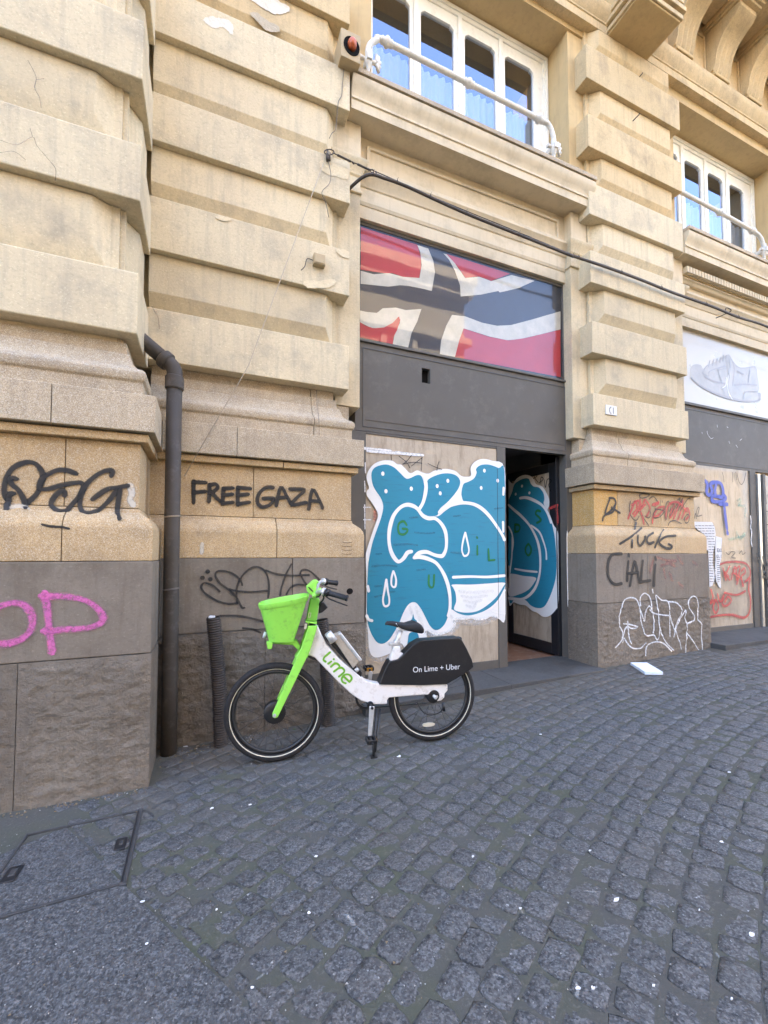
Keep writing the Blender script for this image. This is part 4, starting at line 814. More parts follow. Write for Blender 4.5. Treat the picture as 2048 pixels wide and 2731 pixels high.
stroke('graffiti', 'spray_pink', [[(-20, 268), (0, 258), (80, 238), (150, 258), (190, 320), (180, 400), (120, 455), (40, 478), (-40, 470), (-110, 420), (-120, 350), (-80, 295), (-20, 268)], [(262, 185), (280, 280), (290, 400), (308, 525)], [(250, 200), (400, 202), (520, 232), (600, 300), (600, 350), (520, 385), (380, 395), (265, 405)]], .050, onbase(YP, gE_), label='pink spray letters OP on the grey granite')
# pier two
pb = onbase(YS, gC)
stroke('graffiti', 'spray_black', [[(80, 450), (95, 400), (170, 340), (240, 250), (220, 182), (165, 175)], [(165, 190), (140, 260), (112, 350), (130, 375), (200, 350), (230, 290)], [(190, 290), (240, 325), (290, 360)]], .031, pb)
stroke('graffiti', 'spray_red', [[(395, 425), (430, 330), (480, 220), (500, 300), (455, 370)], [(440, 260), (520, 210), (520, 320), (470, 400)], [(540, 200), (560, 300), (600, 200), (660, 300), (620, 400)], [(585, 490), (565, 400), (540, 320), (600, 260)], [(690, 480), (700, 400), (760, 300), (840, 290), (760, 390), (700, 410)], [(720, 270), (770, 230), (690, 260)], [(850, 420), (870, 300), (940, 230), (960, 330), (900, 420), (930, 300)], [(950, 430), (1000, 300), (1060, 200), (1040, 330), (1000, 440)], [(1050, 420), (1110, 300), (1145, 380), (1100, 440)], [(900, 240), (1000, 230), (1110, 340)]], .040, pb, label='red scribbled tag overlaid with black loops')
stroke('graffiti', 'marker_black', [[(420, 215), (408, 300), (420, 380), (460, 440), (500, 445), (525, 400)], [(530, 130), (545, 175), (620, 165), (650, 130), (560, 125), (535, 145)], [(650, 190), (700, 155), (750, 215)], [(540, 340), (580, 420), (645, 515)], [(650, 320), (670, 380), (640, 420), (600, 400)], [(720, 310), (790, 320), (830, 345), (780, 405), (710, 420), (700, 370), (740, 310)], [(850, 450), (840, 330), (860, 240), (890, 220), (880, 330), (860, 440)], [(895, 340), (960, 240), (1030, 175), (960, 300), (900, 400)], [(980, 300), (1060, 180), (1000, 330)], [(1030, 330), (1110, 200), (1150, 180)], [(1070, 440), (1110, 380), (1140, 400), (1125, 470), (1090, 480), (1075, 420)], [(880, 510), (900, 470), (960, 455), (1040, 490)], [(805, 210), (808, 228)]], .014, pb)
stroke('graffiti', 'spray_black', [[(295, 738), (400, 672), (500, 600), (560, 545)], [(490, 480), (475, 560), (445, 700), (440, 780)], [(512, 640), (512, 720), (542, 760), (590, 700), (602, 650)], [(700, 605), (640, 642), (622, 700), (650, 738), (705, 718)], [(830, 565), (780, 650), (722, 780)], [(972, 640), (850, 652), (772, 720), (830, 780), (900, 800), (932, 770), (890, 742)]], .038, pb, label='black graffiti of four letters across the moulding', k=4)
stroke('graffiti', 'spray_black', [[(310, 862), (200, 872), (152, 950), (142, 1060), (162, 1170), (230, 1238), (310, 1228)], [(395, 960), (385, 1080), (380, 1190)], [(400, 872), (402, 888)], [(415, 1250), (440, 1100), (470, 955), (500, 1060), (530, 1210)], [(405, 1103), (512, 1092)], [(570, 952), (556, 1080), (546, 1208)], [(546, 1208), (660, 1190)], [(722, 1000), (712, 1130), (706, 1250)], [(722, 905), (728, 930)]], .046, pb, label='bold black letters CIALI on the grey granite', k=4)
stroke('graffiti', 'smear_red', [[(760, 905), (860, 940), (980, 950)], [(800, 1010), (880, 980), (960, 1010)], [(830, 1060), (850, 1150)], [(900, 1100), (930, 1180)], [(1000, 900), (1060, 980)], [(690, 960), (660, 1080)], [(1190, 960), (1230, 990)], [(1020, 1230), (1060, 1270)]], .06, pb)
stroke('graffiti', 'spray_white', [[(235, 2010), (300, 1930), (320, 1830), (282, 1740), (276, 1650), (300, 1540), (350, 1430), (430, 1400), (500, 1430), (530, 1530), (582, 1690), (602, 1560), (650, 1502), (690, 1600), (702, 1750), (692, 1830)], [(540, 1500), (542, 1400), (590, 1347), (640, 1372), (670, 1430), (682, 1560)], [(532, 1550), (542, 1680), (580, 1820), (620, 1868), (700, 1860), (740, 1920), (770, 1850), (760, 1650), (742, 1450), (732, 1370), (800, 1430), (880, 1450), (892, 1600), (900, 1750), (902, 1870)], [(650, 1545), (700, 1590), (790, 1610), (900, 1620)], [(880, 1450), (980, 1462), (1040, 1530), (1038, 1600), (980, 1720), (942, 1880)], [(902, 1640), (940, 1750), (990, 1870), (1040, 2030)], [(770, 1760), (800, 1850), (850, 1950), (940, 2040)], [(960, 1800), (1010, 1690), (1092, 1552), (1080, 1640), (1110, 1740), (1102, 1900), (1092, 2110)], [(1110, 1720), (1200, 1670), (1180, 1590), (1122, 1500), (1142, 1420), (1190, 1382), (1240, 1422), (1246, 1560), (1240, 1660), (1290, 1730), (1282, 1850), (1300, 2050), (1280, 2075), (1200, 1960), (1102, 1820)], [(602, 2110), (612, 2000), (680, 1952), (750, 1942), (830, 1970), (920, 2060)], [(330, 1720), (420, 1732), (500, 1760), (440, 1780), (370, 1760), (332, 1850), (320, 1950)], [(380, 1690), (392, 1830), (420, 1960)], [(340, 1900), (420, 2010), (530, 2020), (600, 1960)], [(683, 1300), (690, 1340)]], .021, pb, label='white looping tag on the brown rough granite')
# plaster damage
Af = reg(0, 0, 1.62)
def onwall(Y, rg): return lambda p: onY(*rg(p), Y)
def ragged(nm, mt, pts, place):
    rnd = random.Random(5); P = smooth([place(p) for p in pts], 6, True)
    return obj(nm, MB().flat([Vector((p.x + rnd.uniform(-.005, .005), p.y, p.z + rnd.uniform(-.005, .005))) for p in P]), mt, bld)
ragged('bare_patch', 'bare_plaster', [(878, 85), (905, 70), (940, 76), (985, 88), (1008, 110), (1002, 150), (985, 135), (960, 118), (925, 122), (895, 105)], onwall(3.4455, Af))
ragged('bare_patch', 'bare_plaster', [(1060, -30), (1130, 30), (1190, 60), (1240, 55), (1250, 30), (1200, 0), (1180, -40)], onwall(3.4955, Af))
ragged('bare_patch', 'patch_stone', [(1080, 60), (1110, 90), (1150, 130), (1200, 140), (1205, 115), (1150, 85), (1110, 55)], onwall(3.494, Af))
for pts in ([(1380, 700), (1410, 690), (1470, 690), (1505, 705), (1505, 770), (1460, 765), (1400, 745)], [(1318, 1215), (1380, 1212), (1445, 1205), (1440, 1235), (1370, 1245), (1320, 1238)], [(1455, 1075), (1505, 1085), (1505, 1115), (1470, 1105)], [(930, 935), (960, 932), (1000, 945), (990, 955), (950, 950)]): ragged('bare_patch', 'patch_plaster', pts, onwall(3.4455, Af))
stroke('crack', 'crack', [[(120, 260), (155, 330), (150, 380), (170, 420), (178, 465)], [(155, 345), (190, 340)]], .0045, onwall(2.993, Af)); stroke('crack', 'crack', [[(0, 605), (75, 625), (140, 592), (160, 630), (210, 690), (240, 730), (238, 780)], [(0, 660), (60, 655), (110, 690)], [(140, 590), (130, 555)]], .004, onwall(2.942, Af))
stroke('crack', 'crack', [[(1400, 400), (1402, 460), (1408, 500), (1412, 560), (1412, 600)]], .006, onwall(3.40, gD4))
stroke('crack', 'crack', [[(690, 50), (700, 80), (705, 130)], [(672, 30), (690, 60)]], .006, onwall(3.441, gD4))

# ------------------------------------------------------------------ opposite building (seen as reflection in the glass)
ob = thing('opposite_building', 'tall cream palazzo across the street, mirrored in the shop glass', 'building', (4, -13, 0))
obj('wall', MB().box((-5, -20, -.5), (13.5, -13, 17)), 'far_wall', ob)
obj('wall', MB().box((13.5, -20, -.5), (40, -13.2, 8)), 'far_wall', ob); obj('wall', MB().box((-24, -20, -.5), (-5, -13.2, 9)), 'far_wall', ob)
for za, zb_, dd_ in ((15.8, 16.3, .7), (16.3, 16.9, 1.1), (5.2, 5.6, .4), (9.4, 9.7, .3), (13.2, 13.6, .5)): obj('cornice', MB().box((-5.2, -13.0, za), (13.7, -13 + dd_, zb_)), 'far_trim', ob, bevel=.05)
wmesh = MB().box((0, -13.0, 0), (1.5, -12.94, 2.8)).mesh('window'); wmesh.materials.append(MATS['far_dark'])
smesh = MB().plate([(-.3, -.25), (1.8, -.25), (1.8, 3.3), (-.3, 3.3)], -13.0, -12.8, [[(0, 0), (1.5, 0), (1.5, 2.8), (0, 2.8)]]).mesh('window_frame'); smesh.materials.append(MATS['far_trim'])
for zz in (1.2, 6.2, 10.1):
    for k in range(4, 8):
        wo = obj('window', wmesh, 'far_dark', ob); wo.location.x += -18 + k * 3.8; wo.location.z += zz
        fo = bpy.data.objects.new('window_frame', smesh); COL.objects.link(fo); fo.parent = wo

# ------------------------------------------------------------------ things on the wall
# downpipe
dp = thing('downpipe', 'dark plastic downpipe in the corner beside the granite base', 'pipe', (-.214, 3.245, .07))
yp = 3.245; xa, xb = -.217, -.212
obj('pipe', MB().tube([(xb, yp, .03), (xb, yp, .6), (xa, yp, 1.4), (xa - .003, yp, 2.60)], .0495, 20), 'pvc_dark', dp)
for z, r_ in ((2.55, .057), (2.57, .060), (2.625, .060)): pass
obj('collar', MB().tube([(xa - .003, yp, 2.535), (xa - .003, yp, 2.545), (xa - .003, yp, 2.622), (xa - .003, yp, 2.63)], [.054, .0605, .0605, .054], 20), 'pvc_dark', dp, angle=30)
obj('elbow', MB().tube(smooth([(xa - .003, yp, 2.628), (xa - .004, yp, 2.665), (xa - .018, yp + .004, 2.70), (xa - .045, yp + .01, 2.728)], 4), .0505, 20), 'pvc_dark', dp)
d0 = Vector((xa - .04, yp + .01, 2.722)); dd = Vector((-.72, .16, .62)).normalized()
obj('collar', MB().tube([d0, d0 + dd * .008, d0 + dd * .05, d0 + dd * .058], [.055, .064, .064, .055], 20), 'pvc_dark', dp, angle=30)
obj('pipe', MB().tube([d0 + dd * .04, d0 + dd * .5], .0495, 20), 'pvc_dark', dp)
for z in (1.655, 1.165):
    mb = MB()
    for k in range(2): mb.tube([(xa + .0515 * math.cos(a) * 1.0, yp + .0515 * math.sin(a), z + k * .006 + .006 * math.cos(a)) for a in [R(360 * i / 20) for i in range(21)]], .0022, 5)
    obj('wire_tie', mb, 'twine' if z > 1.5 else 'wire', dp)
# corrugated conduits
def conduit(p0, p1, lbl, paper):
    t = thing('corrugated_conduit', lbl, 'conduit', p0, 0, 'corrugated conduits standing against the wall')
    a, b = Vector(p0), Vector(p1); n = 58; pts, rs = [], []
    for i in range(n * 4 + 1):
        tt = i / (n * 4); pts.append(a.lerp(b, tt) + Vector((.012 * math.sin(tt * 3.1), 0, 0))); rs.append(.0465 + .0042 * math.sin(2 * math.pi * i / 4 + .3))
    mb = MB().tube(pts, rs, 20, False); obj('conduit_body', mb, 'conduit', t)
    obj('conduit_lining', MB().tube([a.lerp(b, .93), b - (b - a).normalized() * .01], .038, 16, False), 'dark_void', t)
    if paper: tag(obj('paper_scrap', MB().hexa([(b.x - .03, b.y - .02, b.z - .02), (b.x + .015, b.y - .025, b.z - .02), (b.x - .03, b.y + .02, b.z - .02), (b.x + .015, b.y + .02, b.z - .02), (b.x - .032, b.y - .025, b.z + .006), (b.x + .012, b.y - .022, b.z + .012), (b.x - .02, b.y + .02, b.z + .01), (b.x + .01, b.y + .02, b.z + .004)]), 'paper_white', bevel=.004), 'white crumpled paper stuffed in the top of the corrugated conduit', 'paper')
conduit((.118, 3.235, .03), (.052, 3.235, .965), 'dark corrugated conduit, the one with white paper stuffed in its top', True)
conduit((.885, 3.23, .05), (.826, 3.23, .905), 'dark corrugated conduit standing behind the green bicycle', False)
# alarm siren
Z1 = reg(820, 80, 7.375)
al = thing('alarm_siren', 'old beige alarm siren box with round red lamp beside the window', 'alarm', (1.08, 3.42, 5.66))
obj('box', MB().box((.995, 3.352, 5.652), (1.172, 3.56, 5.905)), 'siren_box', al, bevel=.006)
mb = MB(); cx_, cz_ = 1.090, 5.775
n = 24; ring = lambda r_, y: [(cx_ + r_ * math.cos(2 * math.pi * i / n), y, cz_ + r_ * 1.15 * math.sin(2 * math.pi * i / n)) for i in range(n)]
obj('recess_ring', MB().loft([ring(.072, 3.3525), ring(.072, 3.346), ring(.066, 3.346), ring(.060, 3.3515)], True, True), 'dark_void', al, angle=30)
obj('lamp', MB().loft([ring(.040, 3.349), ring(.038, 3.325), ring(.030, 3.305), ring(.015, 3.297), ring(.001, 3.296)], True, True, True), 'siren_lens', al)
# junction box
jb = thing('junction_box', 'small square beige junction box on the pale block', 'junction box', (.86, 3.44, 3.87))
q0, q1 = onY(837.5, 672, 3.40), onY(868, 712, 3.40)
obj('box', MB().box((q0.x, 3.40, q1.z + .012), (q1.x, 3.452, q0.z)), 'siren_box', jb, bevel=.004)
obj('lid', MB().box((q0.x + .006, 3.394, q1.z + .02), (q1.x - .006, 3.402, q0.z - .006)), 'siren_box', jb, bevel=.003)
obj('cable_stub', MB().tube(smooth([(q0.x, 3.43, q1.z + .05), (q0.x - .05, 3.43, q1.z + .05), (q0.x - .07, 3.43, q1.z - .02), (q0.x - .10, 3.43, q1.z - .06)], 4), .0035, 6), 'cable', jb)
# house number tile
hn = thing('house_number', 'small white marble number tile on the pale block of the right pier', 'sign', (4.28, 3.445, 3.05))
h0, h1 = onY(1616, 1079, 3.44), onY(1645, 1109, 3.44)
obj('tile', MB().box((h0.x, 3.438, h1.z), (h1.x, 3.452, h0.z)), 'marble', hn, bevel=.003)
cxx, czz = (h0.x + h1.x) / 2, (h0.z + h1.z) / 2
stroke('numeral', 'print_grey', [[(cxx - .008, czz + .035), (cxx - .035, czz + .01), (cxx - .028, czz - .03), (cxx - .01, czz - .04)], [(cxx + .025, czz + .03), (cxx + .025, czz - .035)]], .014, lambda p: Vector((p[0], 3.4365, p[1])), par=hn, k=3)
# overhead cable with its catenary and anchor
Bq = reg(900, 0, 1.445); Cq = reg(1448, 0, 1.8433)
an = thing('cable_anchor', 'rusty ring and shackle anchoring the cable on the pale block', 'anchor', (.95, 3.44, 4.74))
Z2 = reg(820, 380, 5.53); zp = lambda p, Y=3.425: onY(*Z2(p), Y)
obj('ring', MB().tube([zp((320 + 72 * math.cos(a), 142 + 40 * math.sin(a))) for a in [R(30 * i) for i in range(13)]], .005, 6), 'cable', an)
obj('shackle', MB().tube([zp((300, 130)), zp((290, 200)), zp((300, 270))], [.010, .013, .016], 8).tube([zp((330, 150)), zp((325, 270))], .008, 6), 'cable', an)
obj('bolt', MB().tube([zp((315, 150), 3.45), zp((315, 150), 3.41)], .012, 8), 'silver', an)
cbl = thing('overhead_cable', 'thick black cable slung along the facade on a support wire', 'cable', (1.2, 3.4, 4.6))
Yc = 3.40
cp = [onY(*Bq(p), Yc) for p in ((45, 684), (110, 676), (190, 690), (275, 722), (400, 780), (520, 833), (700, 905), (900, 985))] + [onY(*Cq(p), Yc) for p in ((130, 1253), (300, 1310), (470, 1372), (640, 1440), (830, 1507), (960, 1560), (1106, 1608))]
cp = [Vector((p.x, Yc + (.05 if i == 0 else 0), p.z)) for i, p in enumerate(cp)]; cp[0] = Vector((1.09, 3.60, cp[0].z)); last = cp[-1]; cp.append(last + Vector((1.4, 0, -.12)))
obj('cable_sheath', MB().tube(smooth(cp, 6), .0135, 10), 'cable', cbl)
sw = [zp((390, 155), Yc), zp((430, 180), Yc), zp((640, 280), Yc)] + [Vector((p.x, Yc, p.z + .025)) for p in (onY(*Bq(q), Yc) for q in ((190, 690), (400, 783), (700, 905)))] + [Vector((p.x, Yc, p.z + .018)) for p in cp[8:-1]]
obj('support_wire', MB().tube(smooth(sw, 5), .0042, 6), 'cable', cbl)
mb = MB()
for a, b in (((440, 185), (640, 280)), ((735, 320), (925, 408))): mb.tube([zp(a, Yc - .004), zp(b, Yc - .004)], .0085, 8)
mb.tube([zp((955 + 26 * math.cos(R(40 * i)), 420 + 22 * math.sin(R(40 * i))), Yc - .004) for i in range(10)], .004, 5); mb.tube([zp((1010, 425), Yc), zp((1015, 470), Yc)], .006, 6)
mb.tube([zp((655, 285), Yc), zp((690, 320), Yc)], .007, 6); obj('turnbuckle', mb, 'cable', cbl)
sp = smooth(cp, 6)
for i in range(8, len(sp) - 4, 7):
    p = sp[i]; mb = MB().tube([p + Vector((0, .016 * math.cos(R(45 * k)), .016 * math.sin(R(45 * k)) + .004)) for k in range(9)], .0035, 5).tube([p + Vector((0, 0, .02)), p + Vector((.012, -.004, .05))], .002, 5)
    obj('cable_tie', mb, 'cable', cbl)
hk = onY(*reg(1780, 560, 5.53)((890, 1480)), Yc)
obj('cable_hook', MB().tube(smooth([hk + Vector((-.06, .0, -.03)), hk + Vector((-.04, 0, .02)), hk + Vector((.02, 0, .03)), hk + Vector((.06, 0, 0)), hk + Vector((.1, .2, .02))], 4), .006, 6), 'cable', cbl)
tag(obj('string', MB().tube([zp((240, 300), 3.43), onY(*reg(0, 800, 1.659)((1100, 290)), 3.40), onY(*reg(0, 800, 1.659)((815, 780)), 3.27)], .0034, 6), 'twine'), 'thin pale string running from the cable anchor down to the downpipe', 'string')
tag(obj('loose_wire', MB().tube(smooth([zp((305, 270), 3.425), zp((345, 470), 3.425), zp((320, 610), 3.425), zp((230, 700), 3.425), zp((215, 770), 3.43), zp((270, 890), 3.44), zp((315, 1105), 3.45)], 5), .003, 5), 'wire'), 'loose dark wire dangling below the cable anchor', 'wire')
tag(obj('hanging_wire', MB().tube(smooth([onY(*Z1(p), 3.44) for p in ((718, 725), (705, 900), (685, 1120), (670, 1290), (615, 1390), (595, 1520))] + [onY(*Z1(p), 3.47) for p in ((575, 1750), (550, 1960), (480, 2030), (430, 2130))], 5), .003, 5), 'wire'), 'thin grey wire hanging from the siren across the pale blocks', 'wire')
# window rails: white iron pipes on brackets
W_ = reg(950, 0, 2.765)
def rail(pts, knobs, lbl, brk, Y=3.55):
    t = thing('window_rail', lbl, 'railing', (pts[0][0], Y, 5.7), 0, 'white iron rails in front of the upper windows')
    obj('pipe', MB().tube(smooth(pts, 6), .026, 12), 'rail_white', t)
    for k in knobs:
        k = Vector(k); d = Vector((1, 0, -.02)).normalized()
        obj('boss', MB().tube([k - d * .06, k - d * .05, k - d * .03, k - d * .012, k, k + d * .012, k + d * .03, k + d * .05, k + d * .06], [.027, .034, .031, .044, .047, .044, .031, .034, .027], 14), 'rail_white', t)
    for (bx, bz) in brk:
        obj('post', MB().tube([(bx, Y, bz + .07), (bx, Y, bz + .02), (bx, Y, bz - .02), (bx, Y, bz - .07), (bx, Y, bz - .085), (bx, Y, bz - .15), (bx, Y, 5.64)], [.03, .03, .036, .036, .02, .016, .011], 10), 'rail_white', t)
        obj('bracket_arm', MB().box((bx - .024, Y - .05, bz - .05), (bx + .024, Y + .35, bz + .012)).tube([(bx - .09, Y, bz - .02), (bx - .04, Y, bz - .02), (bx + .07, Y, bz - .02)], [.022, .016, .02], 8), 'rail_white', t, bevel=.004)
        mb = MB()
        for k in range(5): a = R(-60 + 40 * k); mb.tube([(bx + .09, Y + .02, bz), (bx + .10 + .035 * math.cos(a), Y + .03, bz + .085 * math.sin(a) + .02)], [.02, .016], 6)
        obj('leaf_ornament', mb, 'rail_white', t)
YR = 3.55
P = [onY(*W_(p), YR) for p in ((85, 400), (95, 340), (150, 298), (225, 312), (830, 615), (1350, 880), (1420, 925), (1450, 1000), (1455, 1050))]
bl, br = onY(*W_((88, 430)), YR), onY(*W_((1455, 1080)), YR)
rail([(p.x, YR, p.z) for p in P], [(P[3].x, YR, P[3].z), (P[4].x, YR, P[4].z), (P[5].x - .01, YR, P[5].z)], 'white iron pipe rail with leaf bracket before the upper window over the flag poster', [(bl.x, bl.z), (br.x, br.z)])
P = [onY(*Cq(p), YR) for p in ((600, 905), (690, 950), (870, 1045), (1030, 1135), (1070, 1170), (1085, 1215))]
br = onY(*Cq((1086, 1225)), YR)
P[0] = Vector((5.62, YR, P[2].z + .01)); P.insert(1, Vector((5.72, YR, P[2].z + .012)))
rail([(p.x, YR, p.z) for p in P], [(P[3].x, YR, P[3].z), (P[4].x, YR, P[4].z)], 'white iron pipe rail before the upper window above the sneaker poster', [(br.x, br.z)])
# small bird on the cornice
bd = onY(1540, 458, 3.47)
tag(obj('bird', MB().tube([bd + Vector((-.006, 0, .045)), bd + Vector((-.004, 0, .035)), bd + Vector((0, 0, .01)), bd + Vector((.008, .0, -.02)), bd + Vector((.02, .01, -.05))], [.006, .017, .026, .022, .006], 10), 'bike_black'), 'small black bird perched at the end of the window cornice', 'bird')
for p, Yb in ((V_, 3.44) for V_ in ((1698, 312), (1706, 204))): 
    q = onY(*p, 3.45); tag(obj('iron_hook', MB().tube([q + Vector((0, .05, 0)), q + Vector((0, -.03, 0)), q + Vector((.004, -.036, .012))], .006, 6), 'cable'), 'short iron hook sticking out of the ' + ('recess below the upper ochre block' if p[1] > 250 else 'topmost ochre course of the pier'), 'hook')

# ------------------------------------------------------------------ bicycle
BO = Vector((.39, 2.84, .083)); BE = Vector((.9836, -.18, 0)); BN = Vector((.18, .9836, 0))
bike = thing('bicycle', 'white and lime green rental bicycle with front basket parked by the wall', 'bicycle', BO, math.atan2(-.18, .9836))
Fz = reg(550, 1450, 2.0738)
def bk(p, t=0.0, rg=Fz):        # photo point -> bicycle-local (along, across, up) on the plane "across = t"
    d = ray(*rg(p)); k = ((BO + BN * t - EYE).dot(BN)) / d.dot(BN); q = EYE + d * k - BO
    return Vector((q.dot(BE), t, q.z))
BM = Matrix.Translation(BO) @ Matrix.Rotation(math.atan2(-.18, .9836), 4, 'Z')
def bobj(nm, mb, mt, par=None, **kw):
    o = obj(nm, mb, mt, None, **kw); o.parent = par or bike
    return o
def bplate(outline, t0, t1, holes=()): return MB().plate([(p.x, p.z) for p in outline], t0, t1, holes)
def wheel(cx_, cz_, r_, spokes, rear):
    wh = bpy.data.objects.new('wheel', None); COL.objects.link(wh); wh.parent = bike; wh.location = (cx_, 0, cz_)
    def tor(Rm, rx, ry, n=64, k=12, yo=0):
        rows = [[((Rm + rx * math.cos(2 * math.pi * j / k)) * math.cos(2 * math.pi * i / n), yo + ry * math.sin(2 * math.pi * j / k), (Rm + rx * math.cos(2 * math.pi * j / k)) * math.sin(2 * math.pi * i / n)) for j in range(k)] for i in range(n + 1)]
        return MB().loft(rows, True, False, True)
    bobj('tyre', tor(r_ - .024, .024, .024), 'tyre', wh)
    mb = MB()
    for sd in (-1, 1):
        rows = [[(q * math.cos(2 * math.pi * i / 64), sd * yy, q * math.sin(2 * math.pi * i / 64)) for q, yy in ((r_ - .041, .0215), (r_ - .036, .0243))] for i in range(65)]; mb.loft(rows, False, False, True)
    bobj('reflective_stripe', mb, 'reflective', wh)
    bobj('rim', tor(r_ - .058, .013, .013, 64, 8), 'rim_black', wh)
    mb = MB()
    for i in range(spokes):
        a = 2 * math.pi * i / spokes; b = a + (.55 if i % 2 else -.55); sd = .022 if (i // 2) % 2 else -.022; hr = .062 if not rear else .04
        mb.tube([(hr * math.cos(b), sd, hr * math.sin(b)), ((r_ - .062) * math.cos(a), 0, (r_ - .062) * math.sin(a))], .0013, 4)
    bobj('spoke_set', mb, 'rim_black', wh)
    hr = .068 if not rear else .05
    rows = [[(q * math.cos(2 * math.pi * i / 28), y, q * math.sin(2 * math.pi * i / 28)) for i in range(28)] for y, q in ((-.035, .02), (-.034, hr * .8), (-.026, hr), (.026, hr), (.034, hr * .8), (.035, .02))]
    bobj('hub', MB().loft(rows, True, True, False), 'bike_black', wh, angle=40)
    bobj('axle_nut', MB().tube([(0, -.075, 0), (0, .075, 0)], .011, 6), 'silver', wh)
    if rear:
        e_ = [(.045 * math.cos(2 * math.pi * i / 24) - .03, .013 * math.sin(2 * math.pi * i / 24) - .20) for i in range(24)]
        bobj('reflector', MB().plate(e_, -.012, .0), 'reflective', wh)
    return wh
RW = .312
wheel(.032, .314, RW, 28, False); wheel(1.088, .35, RW, 28, True)
def local_outline(pts, t=0.0, sm=0, rg=Fz):
    P = [bk(p, t, rg) for p in pts]
    return smooth(P, sm, True) if sm else P
# fork
fk = bpy.data.objects.new('fork', None); COL.objects.link(fk); fk.parent = bike
for t0, t1, nm in ((-.068, -.048, 0), (.048, .068, 1)):
    O = [(.236, .86), (.296, .86), (.248, .70), (.062, .32), (.052, .300), (.036, .294), (.020, .302), (.018, .322), (.190, .72)]
    bobj('fork_blade', MB().plate(O, t0, t1), 'lime_green', fk, bevel=.006)
bobj('fork_crown', MB().plate([(.15, .655), (.235, .655), (.262, .74), (.185, .71)], -.05, .05), 'lime_green', fk, bevel=.01)
bobj('fork_crown', MB().plate([(.186, .66), (.228, .645), (.262, .672), (.224, .682)], -.03, .03), 'lime_green', fk, bevel=.004)
# head, stem housing
bobj('head_tube', bplate(local_outline([(572, 440), (612, 452), (562, 612), (524, 612)]), -.034, .034), 'bike_black', bevel=.01)
st = bobj('stem_housing', bplate(local_outline([(576, 305), (628, 305), (612, 428), (553, 428)], -.04), -.045, .045), 'lime_dark', bevel=.008)
bobj('housing_collar', bplate(local_outline([(548, 427), (612, 434), (612, 444), (550, 436)], -.04), -.052, .052), 'lime_green', st, bevel=.003)
bobj('label_sticker', bplate(local_outline([(566, 382), (581, 382), (576, 408), (562, 408)], -.047), -.0475, -.0455, [[(p.x, p.z) for p in local_outline([(568, 385), (578, 385), (574, 405), (565, 405)], -.047)]]), 'reflective', st)
bobj('label_sticker', bplate(local_outline([(545, 443), (559, 443), (553, 472), (540, 472)], -.071), -.0722, -.0690), 'reflective', fk)
# phone holder with horns
ph = bobj('phone_holder', bplate(local_outline([(553, 236), (572, 218), (592, 200), (612, 200), (622, 212), (612, 218), (606, 240), (604, 270), (590, 284), (572, 278), (556, 262)], -.0), -.05, .05), 'lime_green', bevel=.012)
bobj('holder_arm', MB().tube(smooth([bk((590, 290), -.06), bk((612, 282), -.07), bk((626, 262), -.08), bk((638, 252), -.08)], 4), [.017] * 12 + [.012], 10), 'lime_green', ph)
bobj('phone_strap', bplate(local_outline([(562, 240), (570, 240), (592, 262), (586, 266)], -.051), -.056, -.051), 'bike_black', ph)
# basket
bt = bpy.data.objects.new('basket', None); COL.objects.link(bt); bt.parent = bike
def bas_ring(f, inset=0):
    # f 0 bottom .. 1 top, rounded rectangle in plan; corner points measured on the near side of the basket
    x0 = -.008 + (-.072 - -.008) * f; x1 = .148 + (.238 - .148) * f; hw = .105 + .055 * f; zz0 = .77 + .235 * f; zz1 = .762 + .295 * f
    x0 += inset; x1 -= inset; hw -= inset; out = []
    for i in range(32):
        a = 2 * math.pi * i / 32; c, s_ = math.cos(a), math.sin(a); p = 3.4; q = (abs(c) ** p + abs(s_) ** p) ** (-1 / p)
        u = (c * q + 1) / 2; out.append((x0 + (x1 - x0) * u, hw * s_ * q, zz0 + (zz1 - zz0) * u))
    return out
bobj('basket_shell', MB().loft([bas_ring(0, .02)] + [bas_ring(f) for f in (.02, .2, .4, .6, .8, .87)] + [bas_ring(.875, -.004), bas_ring(.9, -.005), bas_ring(.97, -.006), bas_ring(1, -.004), bas_ring(1, .004)] + [bas_ring(f, .008) for f in (.9, .5, .1)], True, True, True), 'lime_green', bt, angle=50)
bobj('basket_bracket', MB().plate([(-.022, .775), (.02, .775), (.012, .728), (-.012, .728)], -.09, -.05).plate([(.0, .765), (.0, .75), (.14, .735), (.175, .70), (.19, .72), (.165, .765)], -.03, .03), 'lime_green', bt, bevel=.006)
bobj('front_light', MB().tube([(-.028, 0, .80), (-.045, 0, .805)], .02, 12), 'paper_white', bt)
# frame
up_ = [(598, 455), (616, 452), (640, 510), (668, 560), (740, 640), (880, 757), (915, 768), (955, 775), (1100, 780), (1230, 772), (1300, 772), (1335, 780), (1335, 812), (1318, 830), (1318, 850), (1300, 868), (1272, 872), (1245, 860), (1228, 835), (1150, 840), (1010, 852), (1000, 866), (1002, 886), (930, 890), (895, 880), (855, 868), (800, 830), (730, 765), (640, 672), (600, 630), (556, 612)]
fr2 = bobj('frame', bplate(local_outline(up_, -.03), -.034, .034), 'bike_white', bevel=.014, seg=3)
bobj('frame_underside', bplate(local_outline([(556, 612), (600, 628), (640, 668), (618, 648), (590, 640), (560, 625)], -.02), -.03, .03), 'bike_black')
